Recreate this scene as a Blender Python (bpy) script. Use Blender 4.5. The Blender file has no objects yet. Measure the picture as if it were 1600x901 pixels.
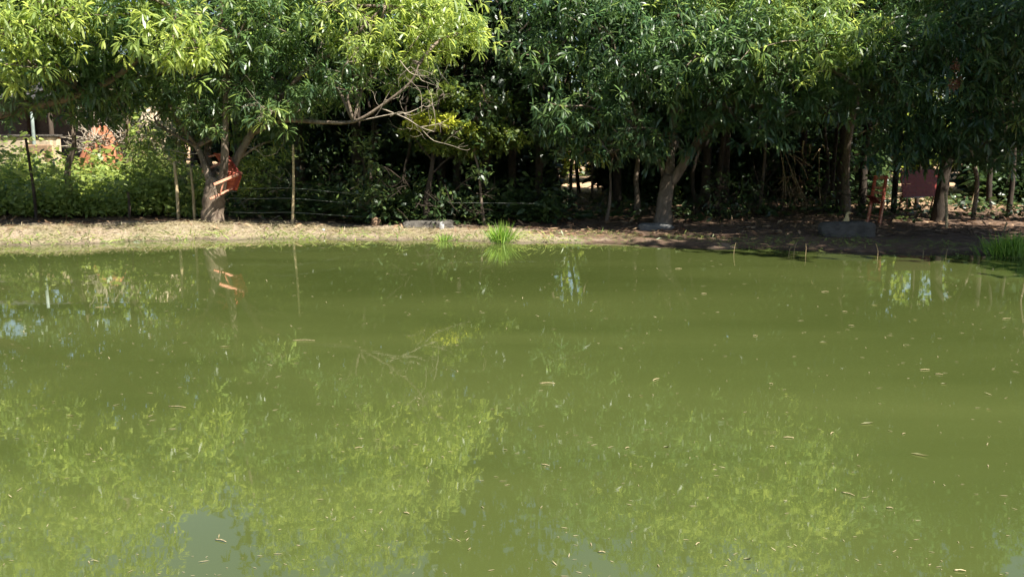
import bpy, math, random
import numpy as np

# ------------------------------------------------------------------ camera, sky, sun, exposure
S = bpy.context.scene
COL = S.collection
FPX, PITCH, CAMZ = 1386.0, math.radians(9.24), 1.7
cam = bpy.data.cameras.new('camera'); camo = bpy.data.objects.new('camera', cam); COL.objects.link(camo)
cam.sensor_width = 36.0; cam.lens = 36.0 * FPX / 1600.0; cam.clip_end = 2000.0; cam.clip_start = 0.05
camo.location = (0, 0, CAMZ); camo.rotation_euler = (math.pi / 2 - PITCH, 0, 0)
S.camera = camo

SUN_EL = math.radians(55.0)
SUN_H = np.array([0.78, -0.62]); SUN_H = SUN_H / np.linalg.norm(SUN_H)      # towards the sun, in plan
TO_SUN = np.array([SUN_H[0] * math.cos(SUN_EL), SUN_H[1] * math.cos(SUN_EL), math.sin(SUN_EL)])
world = bpy.data.worlds.new('World'); S.world = world; world.use_nodes = True
wn = world.node_tree; wn.nodes.clear()
sky = wn.nodes.new('ShaderNodeTexSky'); sky.sky_type = 'NISHITA'; sky.sun_disc = False
sky.sun_elevation = SUN_EL; sky.sun_rotation = math.atan2(SUN_H[0], SUN_H[1])
bg = wn.nodes.new('ShaderNodeBackground'); bg.inputs['Strength'].default_value = 0.05
wo = wn.nodes.new('ShaderNodeOutputWorld')
wn.links.new(sky.outputs[0], bg.inputs[0]); wn.links.new(bg.outputs[0], wo.inputs[0])
sl = bpy.data.lights.new('sun', 'SUN'); sl.energy = 5.0; sl.angle = math.radians(0.53); sl.color = (1.0, 0.95, 0.87)
so = bpy.data.objects.new('sun', sl); COL.objects.link(so); so.location = (20, -10, 30)
from mathutils import Vector, Matrix
so.rotation_euler = Vector(TO_SUN.tolist()).to_track_quat('Z', 'Y').to_euler()
S.view_settings.view_transform = 'Standard'; S.view_settings.look = 'None'
S.view_settings.exposure = 1.75; S.view_settings.gamma = 1.0; S.view_settings.use_curve_mapping = False
S.render.engine = 'CYCLES'
S.cycles.max_bounces = 6; S.cycles.diffuse_bounces = 3; S.cycles.glossy_bounces = 3
S.cycles.transmission_bounces = 4; S.cycles.transparent_max_bounces = 4
S.cycles.caustics_reflective = False; S.cycles.caustics_refractive = False
S.cycles.use_denoising = True; S.cycles.denoising_input_passes = 'RGB'

# ------------------------------------------------------------------ helpers
CP, SP = math.cos(PITCH), math.sin(PITCH)
def ray(px, py):
    u = (px - 800.0) / FPX; v = (450.5 - py) / FPX
    return np.array([u, CP + v * SP, -SP + v * CP])
def P(px, py, Y):
    d = ray(px, py); return np.array([0, 0, CAMZ]) + d * (Y / d[1])
def topix(p):
    q = np.asarray(p, float) - np.array([0, 0, CAMZ])
    dep = q[..., 1] * CP - q[..., 2] * SP
    up = q[..., 1] * SP + q[..., 2] * CP
    return 800 + FPX * q[..., 0] / dep, 450.5 - FPX * up / dep

def tag(o, label=None, cat=None, group=None, kind=None):
    if label: o['label'] = label
    if cat: o['category'] = cat
    if group: o['group'] = group
    if kind: o['kind'] = kind
    return o
def empty(name, loc=(0, 0, 0)):
    o = bpy.data.objects.new(name, None); COL.objects.link(o); o.location = [float(a) for a in loc]
    o.empty_display_size = 0.1
    return o
def link(name, me, mat, parent=None):
    o = bpy.data.objects.new(name, me); COL.objects.link(o)
    if mat is not None and not me.materials: me.materials.append(mat)
    if parent is not None:
        o.parent = parent
        q = parent
        off = Vector((0, 0, 0))
        while q is not None:
            off += q.location; q = q.parent
        o.location = -off
    return o

class MB:
    """collects pieces in world coordinates, builds ONE mesh object"""
    def __init__(s): s.v = []; s.f = []; s.n = 0
    def add(s, verts, faces):
        s.v.extend([tuple(map(float, a)) for a in verts]); s.f.extend([tuple(i + s.n for i in f) for f in faces]); s.n += len(verts)
    def tube(s, pts, rad, sides=7, smooth=3, wob=0.0, rng=None, cap=True):
        pts = np.asarray(pts, float); rad = np.asarray(rad, float) * np.ones(len(pts))
        if smooth > 1 and len(pts) > 2:
            q = np.vstack([2 * pts[0] - pts[1], pts, 2 * pts[-1] - pts[-2]]); out = []; orad = []
            for i in range(len(pts) - 1):
                p0, p1, p2, p3 = q[i:i + 4]
                for k in range(smooth):
                    t = k / smooth
                    out.append(0.5 * (2 * p1 + (p2 - p0) * t + (2 * p0 - 5 * p1 + 4 * p2 - p3) * t * t + (3 * p1 - p0 - 3 * p2 + p3) * t ** 3))
                    orad.append(rad[i] * (1 - t) + rad[i + 1] * t)
            out.append(pts[-1]); orad.append(rad[-1]); pts = np.array(out); rad = np.array(orad)
        T = np.gradient(pts, axis=0); T /= np.linalg.norm(T, axis=1)[:, None] + 1e-9
        ref = np.array([0.13, 0.97, 0.21]) if abs(T[0][1]) < 0.8 else np.array([1.0, 0.1, 0.1])
        vs = []; fs = []
        for i in range(len(pts)):
            a = np.cross(T[i], ref); a /= np.linalg.norm(a); b = np.cross(T[i], a)
            for k in range(sides):
                an = 2 * math.pi * k / sides
                r = rad[i] * (1 + (wob * (rng.random() - .5) * 2 if rng is not None else 0))
                vs.append(pts[i] + a * math.cos(an) * r + b * math.sin(an) * r)
        for i in range(len(pts) - 1):
            for k in range(sides):
                k2 = (k + 1) % sides
                fs.append((i * sides + k, i * sides + k2, (i + 1) * sides + k2, (i + 1) * sides + k))
        if cap:
            fs.append(tuple(range(sides - 1, -1, -1))); fs.append(tuple((len(pts) - 1) * sides + k for k in range(sides)))
        s.add(vs, fs)
    def slab(s, c, ax, ay, az):
        """box with half axes ax, ay, az, edges chamfered"""
        c, ax, ay, az = [np.asarray(t, float) for t in (c, ax, ay, az)]
        la, lb, lc = [np.linalg.norm(t) for t in (ax, ay, az)]
        ch = min(la, lb, lc) * 0.25
        vs = []; idx = {}
        for i in (-1, 1):
            for j in (-1, 1):
                for k in (-1, 1):
                    for m in range(3):
                        t = [1, 1, 1]
                        l3 = (la, lb, lc)
                        for q in range(3):
                            if q != m: t[q] = 1 - ch / l3[q]
                        idx[(i, j, k, m)] = len(vs)
                        vs.append(c + ax * i * t[0] + ay * j * t[1] + az * k * t[2])
        fs = []
        for m in range(3):
            o1, o2 = [(1, 2), (2, 0), (0, 1)][m]
            for sg in (-1, 1):
                q = []
                for (a, b) in ((-1, -1), (1, -1), (1, 1), (-1, 1)):
                    t = [0, 0, 0]; t[m] = sg; t[o1] = a; t[o2] = b
                    q.append(idx[(t[0], t[1], t[2], m)])
                fs.append(tuple(q if sg > 0 else q[::-1]))
        for m in range(3):                                   # bevel strips along edges parallel to axis m
            o1, o2 = [(1, 2), (2, 0), (0, 1)][m]
            for a in (-1, 1):
                for b in (-1, 1):
                    q = []
                    for (e, mm) in ((-1, o1), (1, o1), (1, o2), (-1, o2)):
                        t = [0, 0, 0]; t[m] = e; t[o1] = a; t[o2] = b
                        q.append(idx[(t[0], t[1], t[2], mm)])
                    fs.append(tuple(q if a * b < 0 else q[::-1]))
        for i in (-1, 1):
            for j in (-1, 1):
                for k in (-1, 1):
                    q = [idx[(i, j, k, m)] for m in range(3)]
                    fs.append(tuple(q if i * j * k > 0 else q[::-1]))
        s.add(vs, fs)
    def build(s, name, mat, parent=None, smooth=True):
        me = bpy.data.meshes.new(name); me.from_pydata(s.v, [], s.f)
        if smooth: me.polygons.foreach_set('use_smooth', [True] * len(me.polygons))
        me.update()
        return link(name, me, mat, parent)

def raw_mesh(name, V, loops, starts, attr=None, smooth=True):
    me = bpy.data.meshes.new(name)
    me.vertices.add(len(V)); me.vertices.foreach_set('co', np.ascontiguousarray(V, np.float32).ravel())
    me.loops.add(len(loops)); me.loops.foreach_set('vertex_index', loops.astype(np.int32))
    me.polygons.add(len(starts)); me.polygons.foreach_set('loop_start', starts.astype(np.int32))
    if smooth: me.polygons.foreach_set('use_smooth', np.ones(len(starts), bool))
    me.update(calc_edges=True)
    if attr is not None:
        a = me.attributes.new('tint', 'FLOAT', 'FACE'); a.data.foreach_set('value', attr.astype(np.float32))
    return me

def norm(a): return a / (np.linalg.norm(a, axis=-1, keepdims=True) + 1e-9)

SHAPES = {'mango': (0.40, 0.80, 0.85), 'obov': (0.45, 0.55, 1.0), 'ovate': (0.30, 1.0, 0.75), 'grass': (0.4, 1.0, 0.6)}
def leaf_mesh(name, B, D, Lh, Wd, droop, tint, rng, shape='mango', roll=0.5):
    """B base points, D start directions, per-leaf length, width, droop, tint. 6 verts, 3 faces each."""
    n = len(B); pos1, w1, w2 = SHAPES[shape]
    D = norm(D); g = np.array([0, 0, -1.0])
    d1 = norm(D + g * (droop * 0.35)[:, None]); d2 = norm(D + g * (droop * 0.8)[:, None]); d3 = norm(D + g * (droop * 1.25)[:, None])
    L = Lh[:, None]
    p1 = B + d1 * L * pos1; p2 = p1 + d2 * L * 0.36; p3 = p2 + d3 * L * (1 - pos1 - 0.36 + 0.02)
    upv = np.array([0, 0, 1.0]) + rng.normal(0, roll, (n, 3))
    sd = norm(np.cross(D, upv)); W = Wd[:, None] * 0.5
    V = np.stack([B, p1 - sd * W * w1, p1 + sd * W * w1, p2 - sd * W * w2, p2 + sd * W * w2, p3], 1).reshape(-1, 3)
    base = (np.arange(n) * 6)[:, None]
    lp = (base + np.array([0, 1, 2, 1, 3, 4, 2, 3, 5, 4])[None]).ravel()
    st = ((np.arange(n) * 10)[:, None] + np.array([0, 3, 7])[None]).ravel()
    return raw_mesh(name, V, lp, st, np.repeat(tint, 3))

def rosette_arrays(C, A, K, L, rng, spread=(45, 110), wl=0.2, droop=(0.3, 1.1), tint=None, tj=0.12):
    N = len(C); A = norm(A)
    ref = np.where(np.abs(A[:, 2:3]) > 0.9, np.array([[1.0, 0, 0]]), np.array([[0, 0, 1.0]]))
    e1 = norm(np.cross(A, ref)); e2 = np.cross(A, e1)
    ph = (np.arange(K)[None] / K * 2.4 * 2 * math.pi + rng.random((N, 1)) * 6.28 + rng.normal(0, .25, (N, K)))
    th = np.radians(rng.uniform(spread[0], spread[1], (N, K)))
    D = A[:, None] * np.cos(th)[..., None] + (e1[:, None] * np.cos(ph)[..., None] + e2[:, None] * np.sin(ph)[..., None]) * np.sin(th)[..., None]
    Lh = L * rng.uniform(0.65, 1.15, (N, K)) * rng.uniform(.8, 1.15, (N, 1))
    B = C[:, None] + D * 0.015 - A[:, None] * rng.uniform(0, 0.10, (N, K, 1))
    W = Lh * wl * rng.uniform(.85, 1.2, (N, K))
    dr = rng.uniform(droop[0], droop[1], (N, K))
    if tint is None: tint = rng.uniform(.2, .6, N)
    t = np.clip(tint[:, None] + rng.normal(0, tj, (N, K)), 0, 1)
    return B.reshape(-1, 3), D.reshape(-1, 3), Lh.ravel(), W.ravel(), dr.ravel(), t.ravel()

# ------------------------------------------------------------------ materials
def mat(name):
    m = bpy.data.materials.new(name); m.use_nodes = True
    nt = m.node_tree; nt.nodes.clear()
    out = nt.nodes.new('ShaderNodeOutputMaterial')
    return m, nt, out
def nd(nt, t, **k):
    n = nt.nodes.new(t)
    for a, b in k.items():
        if a in n.inputs: n.inputs[a].default_value = b
        else: setattr(n, a, b)
    return n
def ramp(nt, fac, stops):
    r = nt.nodes.new('ShaderNodeValToRGB')
    while len(r.color_ramp.elements) < len(stops): r.color_ramp.elements.new(0.5)
    for e, (p, c) in zip(r.color_ramp.elements, stops): e.position = p; e.color = (*c, 1)
    if fac is not None: nt.links.new(fac, r.inputs[0])
    return r
def noise(nt, scale, detail=5, rough=.6, vec=None, dist=0):
    n = nd(nt, 'ShaderNodeTexNoise'); n.inputs['Scale'].default_value = scale; n.inputs['Detail'].default_value = detail
    n.inputs['Roughness'].default_value = rough; n.inputs['Distortion'].default_value = dist
    if vec is None:
        tc = nt.nodes.new('ShaderNodeNewGeometry'); vec = tc.outputs['Position']
    nt.links.new(vec, n.inputs['Vector']); return n

def leaf_mat(name, stops, rough=.38, trans=.35, spec=.5, tv=2.6):
    m, nt, out = mat(name)
    at = nd(nt, 'ShaderNodeAttribute', attribute_name='tint')
    r = ramp(nt, at.outputs['Fac'], stops)
    p = nd(nt, 'ShaderNodeBsdfPrincipled'); p.inputs['Roughness'].default_value = rough
    p.inputs['Specular IOR Level'].default_value = spec
    nt.links.new(r.outputs[0], p.inputs['Base Color'])
    t = nd(nt, 'ShaderNodeBsdfTranslucent')
    hs = nd(nt, 'ShaderNodeHueSaturation'); hs.inputs['Value'].default_value = tv; hs.inputs['Hue'].default_value = 0.486; hs.inputs['Saturation'].default_value = 1.03
    nt.links.new(r.outputs[0], hs.inputs['Color']); nt.links.new(hs.outputs[0], t.inputs['Color'])
    mx = nd(nt, 'ShaderNodeMixShader'); mx.inputs[0].default_value = trans
    nt.links.new(p.outputs[0], mx.inputs[1]); nt.links.new(t.outputs[0], mx.inputs[2]); nt.links.new(mx.outputs[0], out.inputs[0])
    return m
M = {}
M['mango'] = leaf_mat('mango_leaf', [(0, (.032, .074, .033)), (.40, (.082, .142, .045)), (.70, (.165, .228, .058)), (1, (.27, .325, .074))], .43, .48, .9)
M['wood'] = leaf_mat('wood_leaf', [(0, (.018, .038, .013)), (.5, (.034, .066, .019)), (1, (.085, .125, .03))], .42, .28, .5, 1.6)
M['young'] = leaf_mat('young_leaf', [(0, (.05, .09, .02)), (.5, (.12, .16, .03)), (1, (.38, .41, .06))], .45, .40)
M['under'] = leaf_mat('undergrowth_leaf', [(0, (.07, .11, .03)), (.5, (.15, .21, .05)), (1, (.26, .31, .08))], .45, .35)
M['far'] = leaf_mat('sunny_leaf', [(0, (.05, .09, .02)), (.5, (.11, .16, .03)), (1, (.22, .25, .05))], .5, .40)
M['grass'] = leaf_mat('grass_blade', [(0, (.09, .17, .03)), (.5, (.15, .27, .04)), (1, (.26, .36, .07))], .45, .40)
M['drygrass'] = leaf_mat('dry_grass', [(0, (.13, .13, .05)), (.5, (.24, .20, .11)), (1, (.33, .28, .17))], .6, .25)
M['litter'] = leaf_mat('leaf_litter', [(0, (.06, .035, .02)), (.5, (.17, .10, .055)), (1, (.36, .25, .15))], .7, .1, .3)
M['flower'] = leaf_mat('panicle', [(0, (.10, .04, .025)), (1, (.24, .11, .06))], .7, .2, .2)

def bark(name, c1, c2, scale=14):
    m, nt, out = mat(name)
    tc = nt.nodes.new('ShaderNodeNewGeometry'); mp = nd(nt, 'ShaderNodeMapping'); mp.inputs['Scale'].default_value = (1, 1, .28)
    nt.links.new(tc.outputs['Position'], mp.inputs[0])
    n = noise(nt, scale, 8, .7, mp.outputs[0]); n2 = noise(nt, 2.2, 3, .5)
    r = ramp(nt, n.outputs['Fac'], [(.30, c1), (.72, c2)])
    r2 = ramp(nt, n2.outputs['Fac'], [(.35, (.62, .62, .58)), (.65, (1.1, 1.08, 1.02))])
    mx = nd(nt, 'ShaderNodeMix', data_type='RGBA', blend_type='MULTIPLY'); mx.inputs[0].default_value = 1
    nt.links.new(r.outputs[0], mx.inputs[6]); nt.links.new(r2.outputs[0], mx.inputs[7])
    p = nd(nt, 'ShaderNodeBsdfPrincipled'); p.inputs['Roughness'].default_value = .85; p.inputs['Specular IOR Level'].default_value = .2
    nt.links.new(mx.outputs[2], p.inputs['Base Color'])
    b = nd(nt, 'ShaderNodeBump'); b.inputs['Strength'].default_value = .7; b.inputs['Distance'].default_value = .03
    nt.links.new(n.outputs['Fac'], b.inputs['Height']); nt.links.new(b.outputs[0], p.inputs['Normal']); nt.links.new(p.outputs[0], out.inputs[0])
    return m
M['bark'] = bark('grey_bark', (.07, .05, .038), (.27, .215, .165))
M['bark_dark'] = bark('dark_bark', (.022, .017, .013), (.078, .06, .045))
M['twig'] = bark('dead_twig', (.22, .18, .14), (.46, .40, .33), 30)
M['cane'] = bark('dry_cane', (.28, .20, .11), (.55, .42, .25), 25)
M['stick'] = bark('stripped_pole', (.30, .23, .13), (.56, .46, .29), 22)

def surf(name, c1, c2, scale, rough=.8, bump=.3, dist=.02, metal=0, spec=.3):
    m, nt, out = mat(name)
    n = noise(nt, scale, 7, .65); r = ramp(nt, n.outputs['Fac'], [(.32, c1), (.70, c2)])
    p = nd(nt, 'ShaderNodeBsdfPrincipled'); p.inputs['Roughness'].default_value = rough; p.inputs['Metallic'].default_value = metal
    p.inputs['Specular IOR Level'].default_value = spec
    nt.links.new(r.outputs[0], p.inputs['Base Color'])
    b = nd(nt, 'ShaderNodeBump'); b.inputs['Strength'].default_value = bump; b.inputs['Distance'].default_value = dist
    nt.links.new(n.outputs['Fac'], b.inputs['Height']); nt.links.new(b.outputs[0], p.inputs['Normal']); nt.links.new(p.outputs[0], out.inputs[0])
    return m
M['concrete'] = surf('old_concrete', (.045, .040, .033), (.12, .11, .092), 7, .95, 1, .08)
M['stone'] = surf('grey_stone', (.06, .06, .056), (.16, .16, .15), 11, .85, .6, .03)
M['wall'] = surf('sandy_render', (.34, .27, .18), (.56, .46, .32), 5)
M['clay'] = surf('red_clay', (.20, .07, .035), (.36, .15, .075), 7, .9, .6, .05)
M['redpaint'] = surf('shaded_red_paint', (.11, .014, .010), (.19, .028, .018), 16, .5, .1, .004)  # red darkened: the table's shade put into the paint colour
M['redchair'] = surf('lit_red_paint', (.26, .045, .022), (.42, .10, .05), 14, .55, .15, .004)  # brighter copy of the same red, sunlight put into it
M['redwood'] = surf('worn_red_wood', (.36, .11, .06), (.58, .30, .19), 18, .6, .15, .004)
M['board'] = surf('brown_board', (.13, .08, .05), (.26, .17, .10), 12)
M['pipe'] = surf('pale_pipe', (.15, .19, .175), (.26, .30, .27), 8, .5, .1, .004)
M['wire'] = surf('galvanised_wire', (.16, .18, .16), (.28, .30, .26), 30, .6, .05, .001)
M['tin'] = surf('dull_tin', (.035, .035, .036), (.075, .07, .068), 6, .6, .2, .01, .2)
M['buff'] = surf('buff_feather', (.34, .24, .10), (.62, .49, .25), 45, .8, .3, .006)
M['beak'] = surf('horn', (.45, .22, .08), (.62, .36, .14), 30, .5)
M['white'] = surf('white_scrap', (.22, .22, .21), (.42, .42, .40), 20, .5, .2, .004)

# ground: dry grass and sand by the water, leaf litter and dark soil further back, plus shade put into the colour
def ground_material():
    m, nt, out = mat('bank_soil')
    g = nt.nodes.new('ShaderNodeNewGeometry'); sep = nd(nt, 'ShaderNodeSeparateXYZ'); nt.links.new(g.outputs['Position'], sep.inputs[0])
    n1 = noise(nt, 1.3, 6, .6); n2 = noise(nt, 9, 8, .7); n3 = noise(nt, 42, 4, .6); n4 = noise(nt, .55, 4, .6)
    sand = ramp(nt, n2.outputs['Fac'], [(.28, (.14, .107, .075)), (.5, (.255, .20, .145)), (.75, (.34, .275, .205))])
    grass = ramp(nt, n3.outputs['Fac'], [(.3, (.125, .108, .062)), (.6, (.23, .195, .125)), (.8, (.30, .26, .17))])
    soil = ramp(nt, n2.outputs['Fac'], [(.3, (.055, .038, .026)), (.55, (.12, .08, .055)), (.78, (.27, .18, .12))])
    mg = nd(nt, 'ShaderNodeMix', data_type='RGBA'); fg = ramp(nt, n1.outputs['Fac'], [(.42, (0, 0, 0)), (.60, (1, 1, 1))])
    nt.links.new(fg.outputs[0], mg.inputs[0]); nt.links.new(sand.outputs[0], mg.inputs[6]); nt.links.new(grass.outputs[0], mg.inputs[7])
    at = nd(nt, 'ShaderNodeAttribute', attribute_name='inland')
    ad = nd(nt, 'ShaderNodeMath', operation='ADD'); nt.links.new(at.outputs['Fac'], ad.inputs[0])
    sc = nd(nt, 'ShaderNodeMath', operation='MULTIPLY_ADD'); sc.inputs[1].default_value = 1.6; sc.inputs[2].default_value = -.8
    nt.links.new(n1.outputs['Fac'], sc.inputs[0]); nt.links.new(sc.outputs[0], ad.inputs[1])
    fs = ramp(nt, ad.outputs[0], [(.40, (0, 0, 0)), (.62, (1, 1, 1))])
    ms = nd(nt, 'ShaderNodeMix', data_type='RGBA'); nt.links.new(fs.outputs[0], ms.inputs[0]); nt.links.new(mg.outputs[2], ms.inputs[6]); nt.links.new(soil.outputs[0], ms.inputs[7])
    # clearing of pale red earth behind the wood
    cl = ramp(nt, n2.outputs['Fac'], [(.3, (.30, .19, .11)), (.7, (.52, .36, .23))])
    fa = nd(nt, 'ShaderNodeMapRange'); fa.inputs[1].default_value = 18.9; fa.inputs[2].default_value = 20.6
    wob = nd(nt, 'ShaderNodeMath', operation='MULTIPLY_ADD'); wob.inputs[1].default_value = 5; nt.links.new(n4.outputs['Fac'], wob.inputs[0])
    nt.links.new(sep.outputs[1], wob.inputs[2]); 
    fa.inputs[1].default_value = 23.0; fa.inputs[2].default_value = 25.0
    nt.links.new(wob.outputs[0], fa.inputs[0])
    mc = nd(nt, 'ShaderNodeMix', data_type='RGBA'); nt.links.new(fa.outputs[0], mc.inputs[0]); nt.links.new(ms.outputs[2], mc.inputs[6]); nt.links.new(cl.outputs[0], mc.inputs[7])
    # wet margin just above the water line
    wz = nd(nt, 'ShaderNodeMath', operation='MULTIPLY_ADD'); wz.inputs[1].default_value = -.05; nt.links.new(n2.outputs['Fac'], wz.inputs[0]); nt.links.new(sep.outputs[2], wz.inputs[2])
    wr = nd(nt, 'ShaderNodeMapRange'); wr.inputs[1].default_value = -.025; wr.inputs[2].default_value = .015; wr.inputs[3].default_value = .42; wr.inputs[4].default_value = 1; nt.links.new(wz.outputs[0], wr.inputs[0])
    wm = nd(nt, 'ShaderNodeMix', data_type='RGBA', blend_type='MULTIPLY'); wm.inputs[0].default_value = 1; nt.links.new(mc.outputs[2], wm.inputs[6]); nt.links.new(wr.outputs[0], wm.inputs[7])
    mc = wm
    p = nd(nt, 'ShaderNodeBsdfPrincipled'); p.inputs['Roughness'].default_value = .95; p.inputs['Specular IOR Level'].default_value = .1
    nt.links.new(mc.outputs[2], p.inputs['Base Color'])
    b = nd(nt, 'ShaderNodeBump'); b.inputs['Strength'].default_value = .9; b.inputs['Distance'].default_value = .05
    nt.links.new(n2.outputs['Fac'], b.inputs['Height']); nt.links.new(b.outputs[0], p.inputs['Normal']); nt.links.new(p.outputs[0], out.inputs[0])
    return m
M['ground'] = ground_material()

def water_material():
    m, nt, out = mat('pond_water')
    g = nt.nodes.new('ShaderNodeNewGeometry')
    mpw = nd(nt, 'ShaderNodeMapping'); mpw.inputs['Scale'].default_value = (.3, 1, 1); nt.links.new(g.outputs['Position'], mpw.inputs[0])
    n = noise(nt, .5, 3, .55, mpw.outputs[0], .4)  # stretched noise: bands of swell reflection put into the water colour
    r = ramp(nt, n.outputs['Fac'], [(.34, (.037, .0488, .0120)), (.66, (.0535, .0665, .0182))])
    p = nd(nt, 'ShaderNodeBsdfPrincipled'); p.inputs['Roughness'].default_value = .02; p.inputs['IOR'].default_value = 1.65
    p.inputs['Specular IOR Level'].default_value = .5
    p.subsurface_method = 'BURLEY'
    p.inputs['Subsurface Weight'].default_value = 0.0; p.inputs['Subsurface Radius'].default_value = (1, 1, .6); p.inputs['Subsurface Scale'].default_value = .45
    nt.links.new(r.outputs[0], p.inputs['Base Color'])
    hs = []
    for (sx, sy, sc, amp) in ((.8, 1.0, 13.0, .00009), (.5, 1.0, 4.5, .00032), (.3, .8, 1.1, .0012)):
        mp = nd(nt, 'ShaderNodeMapping'); mp.inputs['Scale'].default_value = (sx, sy, 1); nt.links.new(g.outputs['Position'], mp.inputs[0])
        nn = noise(nt, sc, 2, .5, mp.outputs[0]); mu = nd(nt, 'ShaderNodeMath', operation='MULTIPLY'); mu.inputs[1].default_value = amp
        nt.links.new(nn.outputs['Fac'], mu.inputs[0]); hs.append(mu)
    a = nd(nt, 'ShaderNodeMath', operation='ADD'); nt.links.new(hs[0].outputs[0], a.inputs[0]); nt.links.new(hs[1].outputs[0], a.inputs[1])
    a2 = nd(nt, 'ShaderNodeMath', operation='ADD'); nt.links.new(a.outputs[0], a2.inputs[0]); nt.links.new(hs[2].outputs[0], a2.inputs[1])
    b = nd(nt, 'ShaderNodeBump'); b.inputs['Strength'].default_value = 1; b.inputs['Distance'].default_value = 1.0
    nt.links.new(a2.outputs[0], b.inputs['Height']); nt.links.new(b.outputs[0], p.inputs['Normal']); nt.links.new(p.outputs[0], out.inputs[0])
    return m
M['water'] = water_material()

# ------------------------------------------------------------------ terrain and water
SHORE_PX = [(-500, 400), (-200, 391), (0, 384), (100, 382), (200, 379), (300, 374.5), (400, 374.5), (600, 375), (750, 378), (900, 381), (1000, 384.5), (1200, 391), (1400, 397.5), (1600, 402), (1900, 411)]
sh = []
for a, b in SHORE_PX:
    d = ray(a, b); t = -CAMZ / d[2]; sh.append((d[0] * t, d[1] * t))
sh = np.array(sh)
def shore_y(x): return np.interp(x, sh[:, 0], sh[:, 1])
_rs = np.random.default_rng(5)
_w = [( _rs.uniform(.4, 4.5), _rs.uniform(.4, 4.5), _rs.uniform(0, 6.28)) for _ in range(16)]
def lump(x, y): return sum(np.sin(a * x + b * y + c) / (0.8 + .5 * (a + b)) for a, b, c in _w) / 4
def inland(x, y):
    x = np.asarray(x, float); y = np.asarray(y, float)
    far = y - shore_y(x) + .10 * np.sin(2.3 * x + 1) + .07 * np.sin(5.9 * x + .4) + .05 * np.sin(11.3 * x) + .03 * np.sin(23 * x + 2)
    left = -13.5 - x; right = x - (9.6 + .06 * y); near = 1.3 - y
    return np.maximum(np.maximum(far, near), np.maximum(left, right))
def gz(x, y):
    d = inland(x, y)
    rise = np.clip(d / .55, 0, 1); rise = rise * rise * (3 - 2 * rise)
    lft = np.clip((-3.2 - np.asarray(x)) / 2.5, 0, 1)
    z = np.where(d < 0, np.maximum(-1.2, d * .35), .055 * rise + .014 * np.clip(d, 0, 12) + lft * .13 * np.clip((d - .1) / .8, 0, 1))
    z = z + np.clip(d / .5, 0, 1) * .035 * lump(x, y) * (1 + 2 * np.clip(d - 4, 0, 1))
    return z + np.clip(np.asarray(y) - 24, 0, 60) * .01 + .13 * np.clip(np.asarray(y) - 19, 0, 5) * np.clip((-4.4 - np.asarray(x)) / 1.5, 0, 1)
xs = np.unique(np.concatenate([np.linspace(-600, -40, 15), np.linspace(-40, -13, 28), np.arange(-13, 12.01, .1), np.linspace(12, 40, 29), np.linspace(40, 600, 15)]))
ys = np.unique(np.concatenate([np.linspace(-400, -10, 10), np.linspace(-10, 12, 45), np.arange(12, 19.01, .08), np.arange(19, 32, .3), np.linspace(32, 60, 20), np.linspace(60, 900, 18)]))
X, Y = np.meshgrid(xs, ys); Z = gz(X, Y)
nx, ny = len(xs), len(ys)
V = np.stack([X, Y, Z], -1).reshape(-1, 3)
i = (np.arange(ny - 1)[:, None] * nx + np.arange(nx - 1)[None]).ravel()
lp = np.stack([i, i + 1, i + nx + 1, i + nx], 1).ravel()
gm = raw_mesh('ground', V, lp, np.arange(len(i)) * 4)
at = gm.attributes.new('inland', 'FLOAT', 'POINT')
right_shade = np.clip((X - .2) / 1.2, 0, 1)  # darkens the right bank: its shade put into the soil colour
at.data.foreach_set('value', np.clip((inland(X, Y) - .75) / 2.4 + .9 * right_shade, -1, 2).astype(np.float32).ravel())
tag(link('ground', gm, M['ground']), kind='structure')

wb = MB()
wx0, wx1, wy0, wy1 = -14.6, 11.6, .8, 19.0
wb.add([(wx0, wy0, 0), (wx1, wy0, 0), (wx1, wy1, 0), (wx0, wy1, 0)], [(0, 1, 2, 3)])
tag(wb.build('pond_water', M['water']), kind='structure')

def G(px, py, lift=0.0):
    """ground point seen at that pixel"""
    d = ray(px, py); t0 = None
    for t in np.arange(8, 60, .05):
        p = np.array([0, 0, CAMZ]) + d * t
        if p[2] <= gz(p[0], p[1]): t0 = p; break
    if t0 is None: t0 = P(px, py, 30)
    t0 = t0.copy(); t0[2] = float(gz(t0[0], t0[1])) + lift
    return t0
def on_ground(x, y): return np.array([x, y, float(gz(x, y))])

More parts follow.
